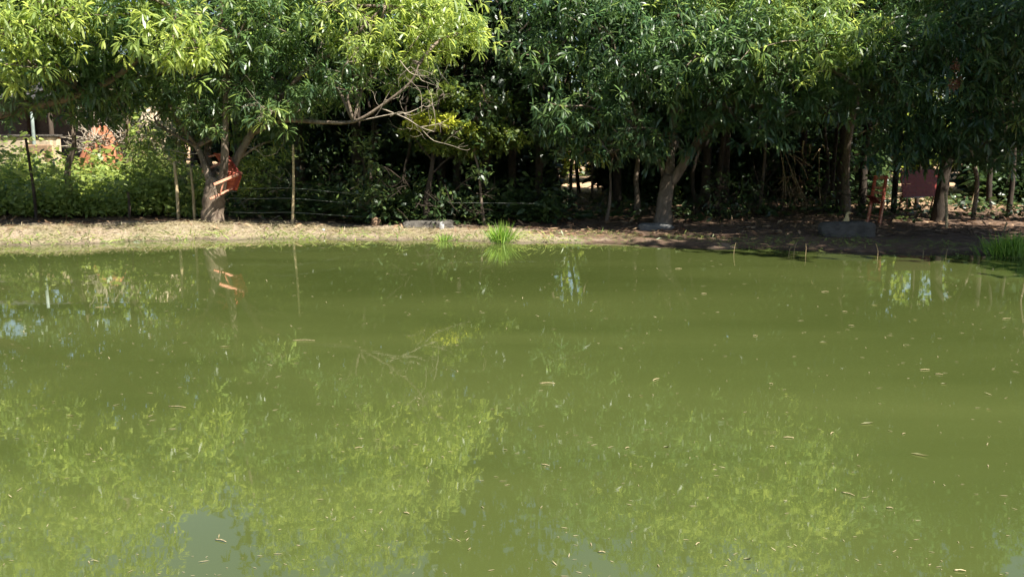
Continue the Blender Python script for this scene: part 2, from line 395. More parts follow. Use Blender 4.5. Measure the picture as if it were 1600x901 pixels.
# ------------------------------------------------------------------ trees
def make_tree(name, label, seed, base, trunk, limbs, blobs, leafmat, barkmat, leaf=.21, K=11, dens=110, tint=(.15, .5), clusters=0, group=None,
              shape='mango', wl=.19, autolimb=True, cheap=False, hang=.35, sunny=0, twigs=5, spread=(45, 112), droop=(.3, 1.1)):
    """trunk: [(point, radius)...]; limbs: lists of (point, radius); blobs: (centre, (rx,ry,rz))"""
    rng = np.random.default_rng(seed)
    root = empty(name, base)
    tag(root, label, 'tree', group)
    tb = MB(); tp = [p for p, r in trunk]; tr = [r for p, r in trunk]
    p0 = np.array(tp[0], float)
    flare = [p0 - np.array([0, 0, .25]), p0 + np.array([0, 0, .02])]
    tb.tube(flare + tp[1:], [tr[0] * 1.4, tr[0] * 1.15] + tr[1:], 10, 4, .10, rng)
    tb.build('trunk', barkmat, root)
    for lb in limbs:
        m = MB(); m.tube([p for p, r in lb], [r for p, r in lb], 8, 4, .08, rng); m.build('limb', barkmat, root)
    ends = [np.array(tp[-1])] + [np.array(lb[-1][0]) for lb in limbs] + [np.array(lb[len(lb) // 2][0]) for lb in limbs]
    C = []; A = []; T = []
    br = MB()
    for bb in blobs:
        c, r = bb[0], bb[1]; tt = bb[2] if len(bb) > 2 else tint
        c = np.array(c, float); r = np.array(r, float) * np.ones(3)
        if autolimb:
            e = min(ends, key=lambda q: np.linalg.norm(q - c) + (2 if q[2] > c[2] + .5 else 0))
            mid = (e + c) / 2 + np.array([rng.normal(0, .15), rng.normal(0, .15), rng.uniform(.0, .35)])
            br.tube([e, mid, c], [.035, .026, .014], 5, 3, .1, rng)
        n = max(6, int(dens * (r[0] * r[2] + r[0] * r[1] + r[1] * r[2]) / 3))
        u = norm(rng.normal(0, 1, (n, 3))); rad = rng.uniform(.35, 1.0, n) ** .55
        lob = 1 + .22 * np.sin(3.3 * u[:, 0] + 5 * u[:, 2] + rng.uniform(0, 6)) + .18 * np.sin(6 * u[:, 1] + 4 * u[:, 0] + rng.uniform(0, 6)) + .12 * np.sin(9 * u[:, 2] - 7 * u[:, 0] + rng.uniform(0, 6))
        pts = c + u * r * (rad * lob)[:, None]
        ax = u + np.array([0, 0, .35 - hang]) + rng.normal(0, .45, (n, 3))
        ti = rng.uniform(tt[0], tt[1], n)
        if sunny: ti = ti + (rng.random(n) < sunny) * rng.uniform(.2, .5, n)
        C.append(pts); A.append(ax); T.append(np.clip(ti, 0, 1))
        for k in range(min(twigs, n)):
            q = pts[k]
            br.tube([c, (c + q) / 2 + rng.normal(0, .08, 3), q], [.014, .010, .005], 4, 2, 0, rng, cap=False)
    if br.n: tag(br.build('twigs', barkmat, root), kind='stuff')
    C = np.vstack(C); A = np.vstack(A); T = np.concatenate(T)
    keep = C[:, 2] > .5
    C, A, T = C[keep], A[keep], T[keep]
    own = np.zeros(len(C), bool)
    if clusters:
        px, py = topix(C)
        inf = (px > 5) & (px < 1595) & (py > 4)
        score = np.where(inf, C[:, 1] + rng.uniform(0, .5, len(C)), 99)
        own[np.argsort(score)[:clusters]] = True
    B, D, Lh, W, dr, t = rosette_arrays(C[~own], A[~own], K, leaf, rng, spread, wl, droop, tint=T[~own])
    me = leaf_mesh('crown', B, D, Lh, W, dr, t, rng, shape)
    tag(link('crown', me, leafmat, root), kind='stuff')
    for j in np.nonzero(own)[0]:
        B, D, Lh, W, dr, t = rosette_arrays(C[j:j + 1], A[j:j + 1], K, leaf, rng, spread, wl, droop, tint=T[j:j + 1])
        link('leaf_cluster', leaf_mesh('leaf_cluster', B, D, Lh, W, dr, t, rng, shape), leafmat, root)
    return root, C

def blob(px, py, Y, r, t=None, fx=1.25, fy=1.1, fz=.85):  # t: paler leaf tint: young flush, plus sunlight put into upper lobes
    Y = Y + max(0.0, 40 - py) / 230 * 1.9
    o = (P(px, py, Y), (r * fx, r * fy, r * fz))
    return o + (t,) if t else o

# --- A: mango with the red chair
bA = G(333, 347)
YA = bA[1]
tA = [(bA, .20), (P(334, 318, YA), .205), (P(336, 295, YA), .215), (P(340, 278, YA), .17)]
lA = [
 [(P(333, 292, YA + .05), .11), (P(322, 262, YA + .1), .075), (P(308, 230, YA + .2), .06), (P(280, 190, YA + .2), .045), (P(240, 120, YA), .04)],
 [(P(345, 300, YA - .08), .11), (P(350, 262, YA - .25), .08), (P(352, 200, YA - .25), .065), (P(353, 120, YA - .1), .062), (P(341, 72, YA - .1), .05), (P(346, 10, YA - .2), .04), (P(355, -90, YA - .2), .025)],
 [(P(353, 118, YA - .1), .04), (P(363, 85, YA - .2), .03), (P(385, 30, YA - .4), .02)],
 [(P(347, 292, YA), .12), (P(368, 252, YA + .05), .085), (P(394, 207, YA + .1), .065), (P(430, 165, YA), .05), (P(480, 108, YA - .3), .04), (P(532, 76, YA - .5), .03), (P(600, 10, YA - .6), .02)],
 [(P(396, 208, YA + .1), .05), (P(440, 189, YA - .3), .042), (P(500, 191, YA - .7), .036), (P(552, 190, YA - 1.0), .03), (P(592, 168, YA - 1.1), .025), (P(640, 130, YA - 1.2), .02), (P(655, 100, YA - 1.2), .012)],
 [(P(335, 286, YA + .1), .09), (P(325, 230, YA + .6), .07), (P(360, 120, YA + 1.0), .05), (P(420, -60, YA + .8), .03)],
]
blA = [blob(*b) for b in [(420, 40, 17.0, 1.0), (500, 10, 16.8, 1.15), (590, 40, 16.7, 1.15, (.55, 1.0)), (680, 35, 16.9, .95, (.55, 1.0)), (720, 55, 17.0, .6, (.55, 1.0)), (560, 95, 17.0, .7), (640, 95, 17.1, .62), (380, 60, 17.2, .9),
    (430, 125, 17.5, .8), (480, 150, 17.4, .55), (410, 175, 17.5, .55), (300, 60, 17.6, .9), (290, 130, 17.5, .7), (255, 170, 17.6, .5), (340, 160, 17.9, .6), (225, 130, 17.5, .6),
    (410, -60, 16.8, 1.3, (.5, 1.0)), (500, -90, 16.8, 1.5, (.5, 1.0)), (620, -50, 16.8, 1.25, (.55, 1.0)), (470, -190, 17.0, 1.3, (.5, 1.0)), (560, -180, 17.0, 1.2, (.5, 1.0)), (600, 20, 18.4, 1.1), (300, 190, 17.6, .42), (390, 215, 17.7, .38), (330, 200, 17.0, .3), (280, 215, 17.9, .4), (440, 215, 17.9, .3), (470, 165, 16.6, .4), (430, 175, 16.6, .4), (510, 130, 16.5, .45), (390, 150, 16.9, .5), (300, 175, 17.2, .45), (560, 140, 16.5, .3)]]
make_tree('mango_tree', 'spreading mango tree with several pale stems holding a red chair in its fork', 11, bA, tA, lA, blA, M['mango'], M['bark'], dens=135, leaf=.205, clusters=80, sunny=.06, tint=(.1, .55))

# dead twigs of A: child parts
def dead_branches(root_name, starts, seed, m):
    rng = np.random.default_rng(seed)
    root = bpy.data.objects[root_name]
    for (p, d, L, r) in starts:
        mb = MB()
        def grow(p, d, L, r, lev):
            n = 4; pts = [p]; q = p.copy(); dd = d.copy()
            for k in range(n):
                dd = norm(dd + rng.normal(0, .28, 3)); q = q + dd * L / n; pts.append(q.copy())
            mb.tube(pts, np.linspace(r, r * .45, n + 1), 4, 2, 0, rng, cap=False)
            if lev < 3:
                for k in range(int(rng.integers(2, 4))):
                    s = pts[int(rng.integers(1, n + 1))]
                    grow(s, norm(dd + rng.normal(0, .65, 3)), L * rng.uniform(.4, .65), r * .55, lev + 1)
        grow(np.array(p, float), norm(np.array(d, float)), L, r * .62, 0)
        mb.build('dead_branch', m, root)
dead_branches('mango_tree', [(P(592, 168, YA - 1.1), (1, -.3, .1), 1.1, .022), (P(560, 189, YA - 1.0), (1, -.2, -.05), 1.3, .020), (P(610, 182, YA - 1.2), (.9, -.3, .15), 1.2, .016),
    (P(500, 140, YA - .6), (1, -.4, .05), 1.4, .020), (P(480, 110, YA - .4), (1, -.3, -.25), 1.2, .018), (P(625, 95, YA - 1.2), (.8, -.4, -.45), 1.2, .016), (P(440, 188, YA - .4), (-.3, -.5, .6), .8, .014),
    (P(530, 76, YA - .6), (.9, -.4, -.1), 1.1, .016), (P(310, 240, YA), (-.8, -.3, .2), .9, .012), (P(385, 230, YA), (.9, -.3, .1), .9, .013)], 21, M['twig'])

# --- B: left mango, trunk outside the frame, boughs reaching in
bB = on_ground(-11.0, 17.3)
def W(x, y, z): return np.array([x, y, z], float)
tB = [(bB, .24), (W(-11.0, 17.2, 1.0), .22), (W(-10.9, 17.1, 1.9), .2)]
lB = [
 [(W(-10.9, 17.1, 1.8), .13), (P(-40, 190, 17.1), .10), (P(60, 165, 16.8), .08), (P(130, 145, 16.6), .065), (P(178, 122, 16.4), .055), (P(232, 80, 16.2), .035), (P(290, 30, 16.0), .02)],
 [(W(-10.9, 17.1, 1.8), .15), (W(-10.4, 16.8, 3.0), .11), (P(60, 10, 16.2), .07), (P(140, -80, 16.0), .04)],
 [(W(-10.9, 17.1, 1.8), .14), (W(-11.3, 17.5, 3.4), .11), (W(-10.8, 17.3, 5.2), .06)],
]
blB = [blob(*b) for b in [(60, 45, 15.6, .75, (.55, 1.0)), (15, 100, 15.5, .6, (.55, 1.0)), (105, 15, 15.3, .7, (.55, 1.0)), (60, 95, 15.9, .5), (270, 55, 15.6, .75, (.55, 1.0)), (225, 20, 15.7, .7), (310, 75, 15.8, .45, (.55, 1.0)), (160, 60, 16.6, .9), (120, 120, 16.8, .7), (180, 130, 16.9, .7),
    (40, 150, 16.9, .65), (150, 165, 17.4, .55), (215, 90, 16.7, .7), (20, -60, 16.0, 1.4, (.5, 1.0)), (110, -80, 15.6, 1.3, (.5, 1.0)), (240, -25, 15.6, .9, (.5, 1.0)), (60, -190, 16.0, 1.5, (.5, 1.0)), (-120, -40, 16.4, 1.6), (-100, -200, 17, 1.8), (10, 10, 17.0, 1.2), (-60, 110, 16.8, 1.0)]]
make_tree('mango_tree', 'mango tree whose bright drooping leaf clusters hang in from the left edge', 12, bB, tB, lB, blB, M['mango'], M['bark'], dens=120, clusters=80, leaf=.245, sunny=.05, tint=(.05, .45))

# --- C: mango with forked grey trunk
bC = G(1036, 350); YC = bC[1]
tC = [(bC, .17), (P(1038, 320, YC), .155), (P(1042, 290, YC), .15), (P(1045, 274, YC), .13)]
lC = [
 [(P(1047, 288, YC), .11), (P(1066, 260, YC - .05), .092), (P(1092, 218, YC - .15), .082), (P(1122, 180, YC - .3), .07), (P(1160, 132, YC - .5), .05), (P(1210, 60, YC - .8), .03), (P(1240, -60, YC - .8), .02)],
 [(P(1041, 286, YC + .05), .06), (P(1033, 262, YC + .15), .045), (P(1018, 225, YC + .1), .04), (P(980, 150, YC - .3), .04), (P(940, 60, YC - .4), .03)],
 [(P(1045, 278, YC + .05), .10), (P(1050, 220, YC + .3), .08), (P(1058, 110, YC + .3), .065), (P(1064, 10, YC + .2), .05), (P(1070, -120, YC), .03)],
 [(P(1058, 112, YC + .3), .05), (P(1068, 60, YC + .2), .045), (P(1050, 0, YC + .2), .04), (P(1030, -60, YC), .03)],
]
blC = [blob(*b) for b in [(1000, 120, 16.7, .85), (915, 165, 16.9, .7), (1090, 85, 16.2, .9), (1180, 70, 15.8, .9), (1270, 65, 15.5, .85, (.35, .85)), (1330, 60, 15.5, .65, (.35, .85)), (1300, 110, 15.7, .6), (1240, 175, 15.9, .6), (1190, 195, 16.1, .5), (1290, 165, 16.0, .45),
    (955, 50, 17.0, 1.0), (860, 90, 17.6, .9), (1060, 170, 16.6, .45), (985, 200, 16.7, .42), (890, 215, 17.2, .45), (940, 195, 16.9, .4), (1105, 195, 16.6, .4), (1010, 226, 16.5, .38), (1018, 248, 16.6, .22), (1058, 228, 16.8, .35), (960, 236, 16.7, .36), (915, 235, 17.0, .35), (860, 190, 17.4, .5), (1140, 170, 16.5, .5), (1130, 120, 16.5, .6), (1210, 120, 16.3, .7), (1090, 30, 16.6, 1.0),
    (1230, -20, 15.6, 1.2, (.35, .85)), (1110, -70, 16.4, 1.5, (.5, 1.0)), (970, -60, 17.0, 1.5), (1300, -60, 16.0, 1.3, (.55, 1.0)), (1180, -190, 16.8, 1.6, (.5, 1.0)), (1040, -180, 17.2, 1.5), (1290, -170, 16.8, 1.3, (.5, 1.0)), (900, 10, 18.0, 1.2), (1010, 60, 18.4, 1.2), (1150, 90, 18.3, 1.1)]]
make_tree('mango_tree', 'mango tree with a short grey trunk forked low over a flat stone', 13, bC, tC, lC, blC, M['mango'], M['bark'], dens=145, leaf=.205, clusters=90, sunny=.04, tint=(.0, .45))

# --- D: right mango, low dark skirts
bD = G(1467, 347); YD = bD[1]
tD = [(bD, .15), (P(1470, 310, YD), .13), (P(1476, 270, YD), .115), (P(1484, 235, YD), .12)]
lD = [
 [(P(1482, 242, YD), .09), (P(1500, 190, YD - .2), .07), (P(1530, 110, YD - .4), .05), (P(1560, 0, YD - .5), .03)],
 [(P(1482, 242, YD), .08), (P(1462, 190, YD - .3), .06), (P(1430, 110, YD - .5), .04), (P(1400, 20, YD - .5), .03)],
]
blD = [blob(*b) for b in [(1440, 205, 15.6, .75), (1530, 195, 15.4, .75), (1390, 150, 15.8, .7), (1490, 140, 15.2, .8), (1580, 150, 15.2, .75), (1420, 70, 15.7, .8), (1510, 50, 15.3, .9), (1590, 50, 15.2, .9), (1380, 90, 16.2, .7), (1560, 235, 15.8, .45), (1460, 235, 15.8, .45), (1395, 215, 15.9, .4), (1620, 200, 15.4, .6),
    (1440, -40, 15.8, 1.2), (1560, -60, 15.5, 1.3), (1500, -180, 16.2, 1.5), (1400, -150, 16.6, 1.3), (1640, -120, 16, 1.6), (1680, 60, 15.5, 1.2)]]
make_tree('mango_tree', 'dark mango tree with low hanging skirts of leaves at the right edge', 14, bD, tD, lD, blD, M['mango'], M['bark_dark'], dens=150, clusters=80, leaf=.235, sunny=.02, tint=(.0, .35))
root_d = bpy.data.objects['mango_tree.003']
rngp = np.random.default_rng(77)
for (a, b) in ((1493, 104), (1496, 128), (1487, 135)):
    c = P(a, b, 14.3); n = 70
    u = norm(rngp.normal(0, 1, (n, 3))) * np.array([.07, .06, .12]) * rngp.uniform(.2, 1, (n, 1))
    me = leaf_mesh('flower_panicle', c + u, rngp.normal(0, 1, (n, 3)), rngp.uniform(.03, .06, n), rngp.uniform(.012, .022, n), np.zeros(n), rngp.uniform(0, 1, n), rngp, 'ovate')
    link('flower_panicle', me, M['flower'], root_d)

# --- F: young tree with yellow-green rosettes
bF = G(668, 351); YF = bF[1]
tF = [(bF, .065), (P(666, 315, YF), .058), (P(672, 280, YF), .05), (P(677, 240, YF), .04), (P(677, 205, YF), .03)]
lF = [[(P(677, 225, YF), .024), (P(700, 205, YF - .1), .018), (P(745, 200, YF - .2), .012), (P(790, 205, YF - .2), .008)], [(P(675, 250, YF), .022), (P(655, 225, YF - .1), .015), (P(635, 200, YF - .1), .01)],
      [(P(672, 275, YF), .02), (P(700, 248, YF + .1), .015), (P(740, 232, YF + .1), .01)]]
blF = [(P(672, 186, YF - .3), (.46, .35, .10), (.85, 1)), (P(672, 190, YF - .35), (.42, .3, .10), (.85, 1)), (P(655, 189, YF - .5), (.28, .2, .08), (.85, 1)), (P(688, 187, YF - .5), (.28, .2, .08), (.85, 1)), (P(670, 184, YF - .5), (.4, .2, .07), (.85, 1)), (P(735, 200, YF - .4), (.14, .14, .08), (.9, 1)), (P(640, 205, YF - .1), (.3, .3, .12)), (P(750, 200, YF - .2), (.55, .45, .2)), (P(795, 215, YF - .1), (.4, .4, .2)), (P(690, 225, YF + .1), (.55, .5, .18)), (P(735, 230, YF + .1), (.5, .4, .2)), (P(700, 150, YF + .5), (.5, .5, .2)), (P(770, 165, YF + .4), (.5, .5, .25))]
make_tree('young_tree', 'young slender tree topped by a sunlit yellow-green leaf rosette', 15, bF, tF, lF, blF, M['young'], M['bark_dark'], leaf=.16, K=9, dens=480, shape='obov', wl=.36, tint=(.1, .55), clusters=30, hang=-.4, spread=(55, 100), droop=(0, .5), twigs=10)

# --- thin saplings
def sapling(px, topy, basey, r, label, seed, lean=0, crown=True):
    b = G(px, basey); rng = np.random.default_rng(seed)
    pts = [(b, r)] + [(P(px + lean * k / 4 + rng.normal(0, 2.5), basey + (topy - basey) * k / 4, b[1]), r * (1 - .12 * k)) for k in range(1, 5)]
    top = pts[-1][0]
    bl = [(top + W(rng.normal(0, .2), rng.normal(0, .2), .3 + .35 * k), (.6, .6, .4)) for k in range(3)]
    make_tree('sapling', label, seed, b, pts, [], bl, M['wood'], M['bark'], leaf=.14, K=8, dens=110, shape='ovate', wl=.42, tint=(.1, .6), twigs=6)
sapling(757, 238, 352, .035, 'thin crooked sapling standing behind the bright grass tuft', 31, -14)
sapling(948, 245, 346, .035, 'thin bent sapling left of the flat stone under the forked trunk', 32, 8)
sapling(995, 225, 336, .075, 'straight brown sapling trunk just left of the forked grey trunk', 33, 0)
sapling(108, 190, 338, .08, 'dark upright trunk rising from the sunlit undergrowth beside the leaning post', 34, 2)
sapling(197, 185, 300, .085, 'dark upright trunk in front of the red clay heap', 35, -2)

# --- background wood
def wood_tree(px, Y, r, label, seed, h=6.5, lean=0, group=None, dens=46, low=2.4, wid=1.7, leafm='wood', leaf=.24, stems=1):
    rng = np.random.default_rng(seed)
    x = (px - 800) / FPX * Y * 1.0
    b = on_ground(x, Y)
    tp = [(b, r), (b + W(lean * .3, 0, h * .25), r * .9), (b + W(lean * .7 + rng.normal(0, .1), 0, h * .5), r * .75), (b + W(lean + rng.normal(0, .1), 0, h * .8), r * .4)]
    lb = []
    for k in range(4):
        a = rng.uniform(0, 6.28); z = h * rng.uniform(.35, .7)
        s = b + W(lean * z / h, 0, z)
        lb.append([(s, r * .5), (s + W(math.cos(a) * .7, math.sin(a) * .7, .6), r * .35), (s + W(math.cos(a) * 1.4, math.sin(a) * 1.4, 1.3), r * .18)])
    bl = []
    for k in range(12):
        a = rng.uniform(0, 6.28); rr = rng.uniform(.3, 1.0) * wid
        z = low + (h - low) * (k + .5) / 12
        bl.append((b + W(lean * z / h + math.cos(a) * rr, math.sin(a) * rr, z), (rng.uniform(.8, 1.25), rng.uniform(.8, 1.2), rng.uniform(.55, .9))))
    make_tree('wood_tree' if leafm == 'wood' else 'sunlit_tree', label, seed, b, tp, lb, bl, M[leafm], M['bark_dark'], leaf=leaf, K=9, dens=dens, wl=.36, shape='ovate', tint=(.0, .6), twigs=2, group=group)
WG = 'trees of the dark wood behind the mango trees'
wl_ = 'dark leafy tree standing in the wood behind the mango trees'
wood = [(760, 20.5, .10, 9.5, 0, 1.9), (840, 19.8, .08, 9.5, .2, 1.8), (715, 21.6, .09, 10, 0, 2.2), (800, 22.2, .09, 10, 0, 2.4), (560, 21.0, .12, 7.5, 0, 1.8), (470, 22.0, .12, 7.5, .2, 2.2), (610, 24.5, .12, 8.5, 0, 2.4), (690, 22.5, .10, 8, .1, 2.3), (965, 21.5, .09, 8, -.1, 3.0),
        (1100, 20.5, .10, 8, .1, 2.5), (1130, 22.5, .11, 8.5, 0, 2.6), (1200, 23.2, .07, 8, .2, 2.5), (1310, 20.5, .10, 8.5, 0, 2.0), (1345, 21.5, .09, 8, .1, 2.2), (1530, 23.5, .11, 8, .3, 2.8), (1250, 23.0, .10, 8.5, 0, 2.9),
        (380, 23.5, .12, 8.5, 0, 2.6), (60, 30.5, .13, 9, 0, 2.6), (200, 29.5, .13, 9, 0, 2.4), (310, 27.5, .13, 9, 0, 2.0), (-60, 31, .15, 9, 0, 2.6), (1040, 25.5, .10, 9, 0, 3.2), (800, 27, .12, 9, 0, 2.8), (1440, 27.5, .10, 9, 0, 3.6)]
for k, (a, Yd, r, h, ln, lo) in enumerate(wood):
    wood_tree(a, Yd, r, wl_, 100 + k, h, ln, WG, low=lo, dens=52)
# slim dark stems between them
SG = 'slim bare stems in the dark wood'
rst = np.random.default_rng(8)
for k, (a, Yd, r, h) in enumerate([(878, 24, .05, 4.2), (893, 22, .045, 4.0), (905, 26, .06, 4.4), (925, 24, .04, 4.2), (1092, 19.5, .05, 3.8), (1120, 19.2, .07, 3.8), (1185, 20.6, .04, 3.6), (1282, 20, .045, 3.8), (1298, 22, .06, 4),
        (1325, 19.3, .09, 3.6), (1395, 20.5, .07, 3.8), (1430, 21.5, .05, 4), (1520, 19, .05, 3.4), (1545, 21, .07, 3.8), (1575, 19.5, .06, 3.6), (1598, 20.5, .05, 3.6), (580, 20.5, .05, 3.6), (592, 21, .045, 3.6), (573, 22, .05, 3.6), (640, 20.5, .04, 3.2), (720, 21, .05, 3.4), (735, 23, .05, 3.6), (800, 21, .05, 3.4)]):
    x = (a - 800) / FPX * Yd; b = on_ground(x, Yd); mb = MB(); pts = [b - W(0, 0, .1)]
    for q in range(1, 5): pts.append(b + W(rst.normal(0, .07) + .05 * q * rst.normal(0, 1), rst.normal(0, .05), h * q / 4))
    mb.tube(pts, np.linspace(r, r * .6, 5), 7, 3, .06, rst)
    o = mb.build('bare_stem', M['bark_dark'] if k % 3 else M['bark'])
    tag(o, 'slim bare stem rising among the shadows of the wood', 'stem', SG)
# sunny trees beyond the clearing
for k, (a, Yd, h) in enumerate([(640, 37, 9), (760, 40, 10), (880, 36, 9), (980, 39, 10), (1090, 37, 9), (1200, 40, 10), (1310, 37, 9), (1410, 36, 9), (1510, 38, 10), (1600, 36, 9), (1720, 38, 10), (520, 40, 10), (400, 41, 10), (280, 42, 10), (120, 44, 11), (-40, 44, 11), (-200, 42, 11)]):
    wood_tree(a, Yd, .15, 'pale sunlit tree glimpsed beyond the dark wood', 200 + k, h, 0, 'sunlit trees beyond the wood', dens=30, low=.9, wid=3.0, leafm='far', leaf=.36)
# tall trees on the right-hand bank, outside the frame, whose shade covers the right of the far bank
for k, (x, y, h) in enumerate([(11.5, 11.0, 9.8), (11.4, 12.8, 9.0), (13.4, 11.5, 10), (14.4, 9.4, 11), (11.8, 17.6, 7.5)]):
    wood_tree(800 + x / y * FPX, y, .25, 'tall leafy tree on the right-hand bank of the pond', 300 + k, h, -1.9, 'tall trees on the right-hand bank', dens=75, low=3.7, wid=2.5, leaf=.27)

# ------------------------------------------------------------------ undergrowth, grass, litter (uncountable)
def plants(name, label, cat, seed, region, n, hgt, leaf, matn, shape='ovate', wl=.5, tint=(.2, .8), K=12, kind='stuff'):
    """region(rng, n) -> x,y ; each plant a spray of leaves up to its height"""
    rng = np.random.default_rng(seed)
    x, y = region(rng, n); z = gz(x, y)
    hh = hgt * rng.uniform(.3, 1.15, n) * np.clip(1 + 1.5 * lump(x * 2.5, y * 2.5), .2, 2.1)
    n2 = n * K
    bx = np.repeat(x, K) + rng.normal(0, .14, n2); by = np.repeat(y, K) + rng.normal(0, .14, n2)
    bz = np.repeat(z, K) + np.repeat(hh, K) * rng.uniform(.08, 1, n2) ** .7
    D = np.stack([rng.normal(0, 1, n2), rng.normal(0, 1, n2), rng.uniform(-.2, .9, n2)], 1)
    Lh = leaf * rng.uniform(.6, 1.3, n2) * np.repeat(rng.uniform(.7, 1.5, n), K)
    t = np.clip(np.repeat(rng.uniform(tint[0], tint[1], n), K) + rng.normal(0, .1, n2), 0, 1)
    me = leaf_mesh(name, np.stack([bx, by, bz], 1), D, Lh, Lh * wl, rng.uniform(.2, .9, n2), t, rng, shape, .6)
    o = link(name, me, M[matn]); tag(o, label, cat, None, kind); return o
def rect(x0, x1, y0, y1):
    return lambda rng, n: (rng.uniform(x0, x1, n), rng.uniform(y0, y1, n))
def pxband(p0, p1, y0, y1):
    def f(rng, n):
        y = rng.uniform(y0, y1, n); p = rng.uniform(p0, p1, n); return (p - 800) / FPX * y, y
    return f
plants('undergrowth', 'sunlit leafy undergrowth behind the left bank', 'undergrowth', 41, pxband(-120, 312, 17.9, 22.3), 3100, .55, .10, 'under', K=14, tint=(.35, 1))
plants('tall_weeds', 'loose taller weeds sprouting through the sunlit undergrowth at the left', 'weeds', 40, pxband(-120, 320, 17.6, 22.5), 330, 1.05, .13, 'under', K=22, tint=(.3, 1))
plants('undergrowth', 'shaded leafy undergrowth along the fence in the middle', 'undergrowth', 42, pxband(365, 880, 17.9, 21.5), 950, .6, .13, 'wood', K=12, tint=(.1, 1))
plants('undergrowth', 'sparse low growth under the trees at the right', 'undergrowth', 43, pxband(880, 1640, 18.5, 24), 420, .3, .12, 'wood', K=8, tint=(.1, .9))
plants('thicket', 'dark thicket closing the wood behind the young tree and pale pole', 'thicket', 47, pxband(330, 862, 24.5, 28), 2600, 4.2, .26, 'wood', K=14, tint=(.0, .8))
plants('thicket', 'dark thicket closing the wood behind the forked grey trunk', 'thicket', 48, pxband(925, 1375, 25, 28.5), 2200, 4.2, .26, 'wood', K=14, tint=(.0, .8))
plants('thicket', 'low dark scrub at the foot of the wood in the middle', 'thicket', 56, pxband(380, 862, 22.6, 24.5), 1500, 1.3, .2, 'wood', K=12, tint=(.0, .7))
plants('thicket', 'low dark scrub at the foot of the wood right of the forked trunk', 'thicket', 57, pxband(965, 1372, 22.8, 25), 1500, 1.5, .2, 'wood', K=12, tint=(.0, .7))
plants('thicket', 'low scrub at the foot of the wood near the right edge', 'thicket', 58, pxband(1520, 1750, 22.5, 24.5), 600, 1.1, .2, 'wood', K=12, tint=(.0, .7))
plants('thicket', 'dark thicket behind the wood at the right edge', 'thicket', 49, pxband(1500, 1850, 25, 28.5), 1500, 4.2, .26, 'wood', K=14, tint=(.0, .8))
plants('thicket', 'sunlit thicket showing in gaps beyond the wood', 'thicket', 50, pxband(-250, 1900, 32, 35), 4600, 4.6, .26, 'far', K=14, tint=(.0, .9))
# grass along the water's edge
def edge_band(p0, p1, d0, d1):
    def f(rng, n):
        p = rng.uniform(p0, p1, n); d = rng.uniform(d0, d1, n); y = 15.0 + 0 * p
        for _ in range(4): x = (p - 800) / FPX * y; y = shore_y(x) + d
        return (p - 800) / FPX * y, y
    return f
plants('bank_grass', 'short dry yellow-green grass along the sunlit water edge', 'grass', 44, edge_band(-50, 800, .12, 1.3), 1900, .05, .07, 'drygrass', 'grass', .10, (.0, .9), K=7)
plants('bank_grass', 'thin grass on the shaded bank at the right', 'grass', 45, edge_band(800, 1650, .1, 1.3), 350, .06, .08, 'under', 'grass', .10, (.1, .9), K=6)
plants('bank_weeds', 'ragged weeds along the water edge', 'weeds', 59, edge_band(-60, 900, .02, .35), 200, .10, .12, 'under', 'grass', .12, (.1, 1), K=7)
rl = np.random.default_rng(46)
n = 9000; xx, yy = pxband(-100, 1700, 15.6, 24)(rl, n); ok = inland(xx, yy) > .5; ok &= ~((inland(xx, yy) < 2.2) & (xx < .3) & (rl.random(n) < .72)); xx, yy = xx[ok], yy[ok]; n = len(xx)
me = leaf_mesh('leaf_litter', np.stack([xx, yy, gz(xx, yy) + rl.uniform(.006, .03, n)], 1), np.stack([rl.normal(0, 1, n), rl.normal(0, 1, n), rl.uniform(0, .25, n)], 1), rl.uniform(.08, .2, n), rl.uniform(.03, .06, n), rl.uniform(0, .3, n), rl.uniform(0, 1, n), rl, 'mango', .3)
tag(link('leaf_litter', me, M['litter']), 'fallen dry leaves scattered on the ground under the trees', 'leaf litter', None, 'stuff')

# grass tufts
def tuft(px, py, label, n, h, wid, seed):
    rng = np.random.default_rng(seed); b = G(px, py)
    x = b[0] + rng.normal(0, wid, n); y = b[1] + rng.normal(0, wid * .6, n)
    B = np.stack([x, y, np.maximum(gz(x, y), -.02)], 1)
    D = np.stack([(x - b[0]) * 2 / wid * .11 + rng.normal(0, .15, n), rng.normal(0, .25, n), np.ones(n)], 1)
    Lh = h * rng.uniform(.5, 1.1, n)
    me = leaf_mesh('grass_tuft', B, D, Lh, np.full(n, .013), rng.uniform(.05, .6, n), rng.uniform(.1, 1, n), rng, 'grass')
    tag(link('grass_tuft', me, M['grass']), label, 'grass tuft')
tuft(783, 388, 'bright green grass tuft standing alone at the water edge', 260, .42, .06, 51)
tuft(1578, 402, 'wide green grass clump at the water edge on the far right', 520, .38, .16, 52)
tuft(695, 382, 'small thin tuft of grass on the sunlit bank below the grey slab', 50, .17, .05, 53)

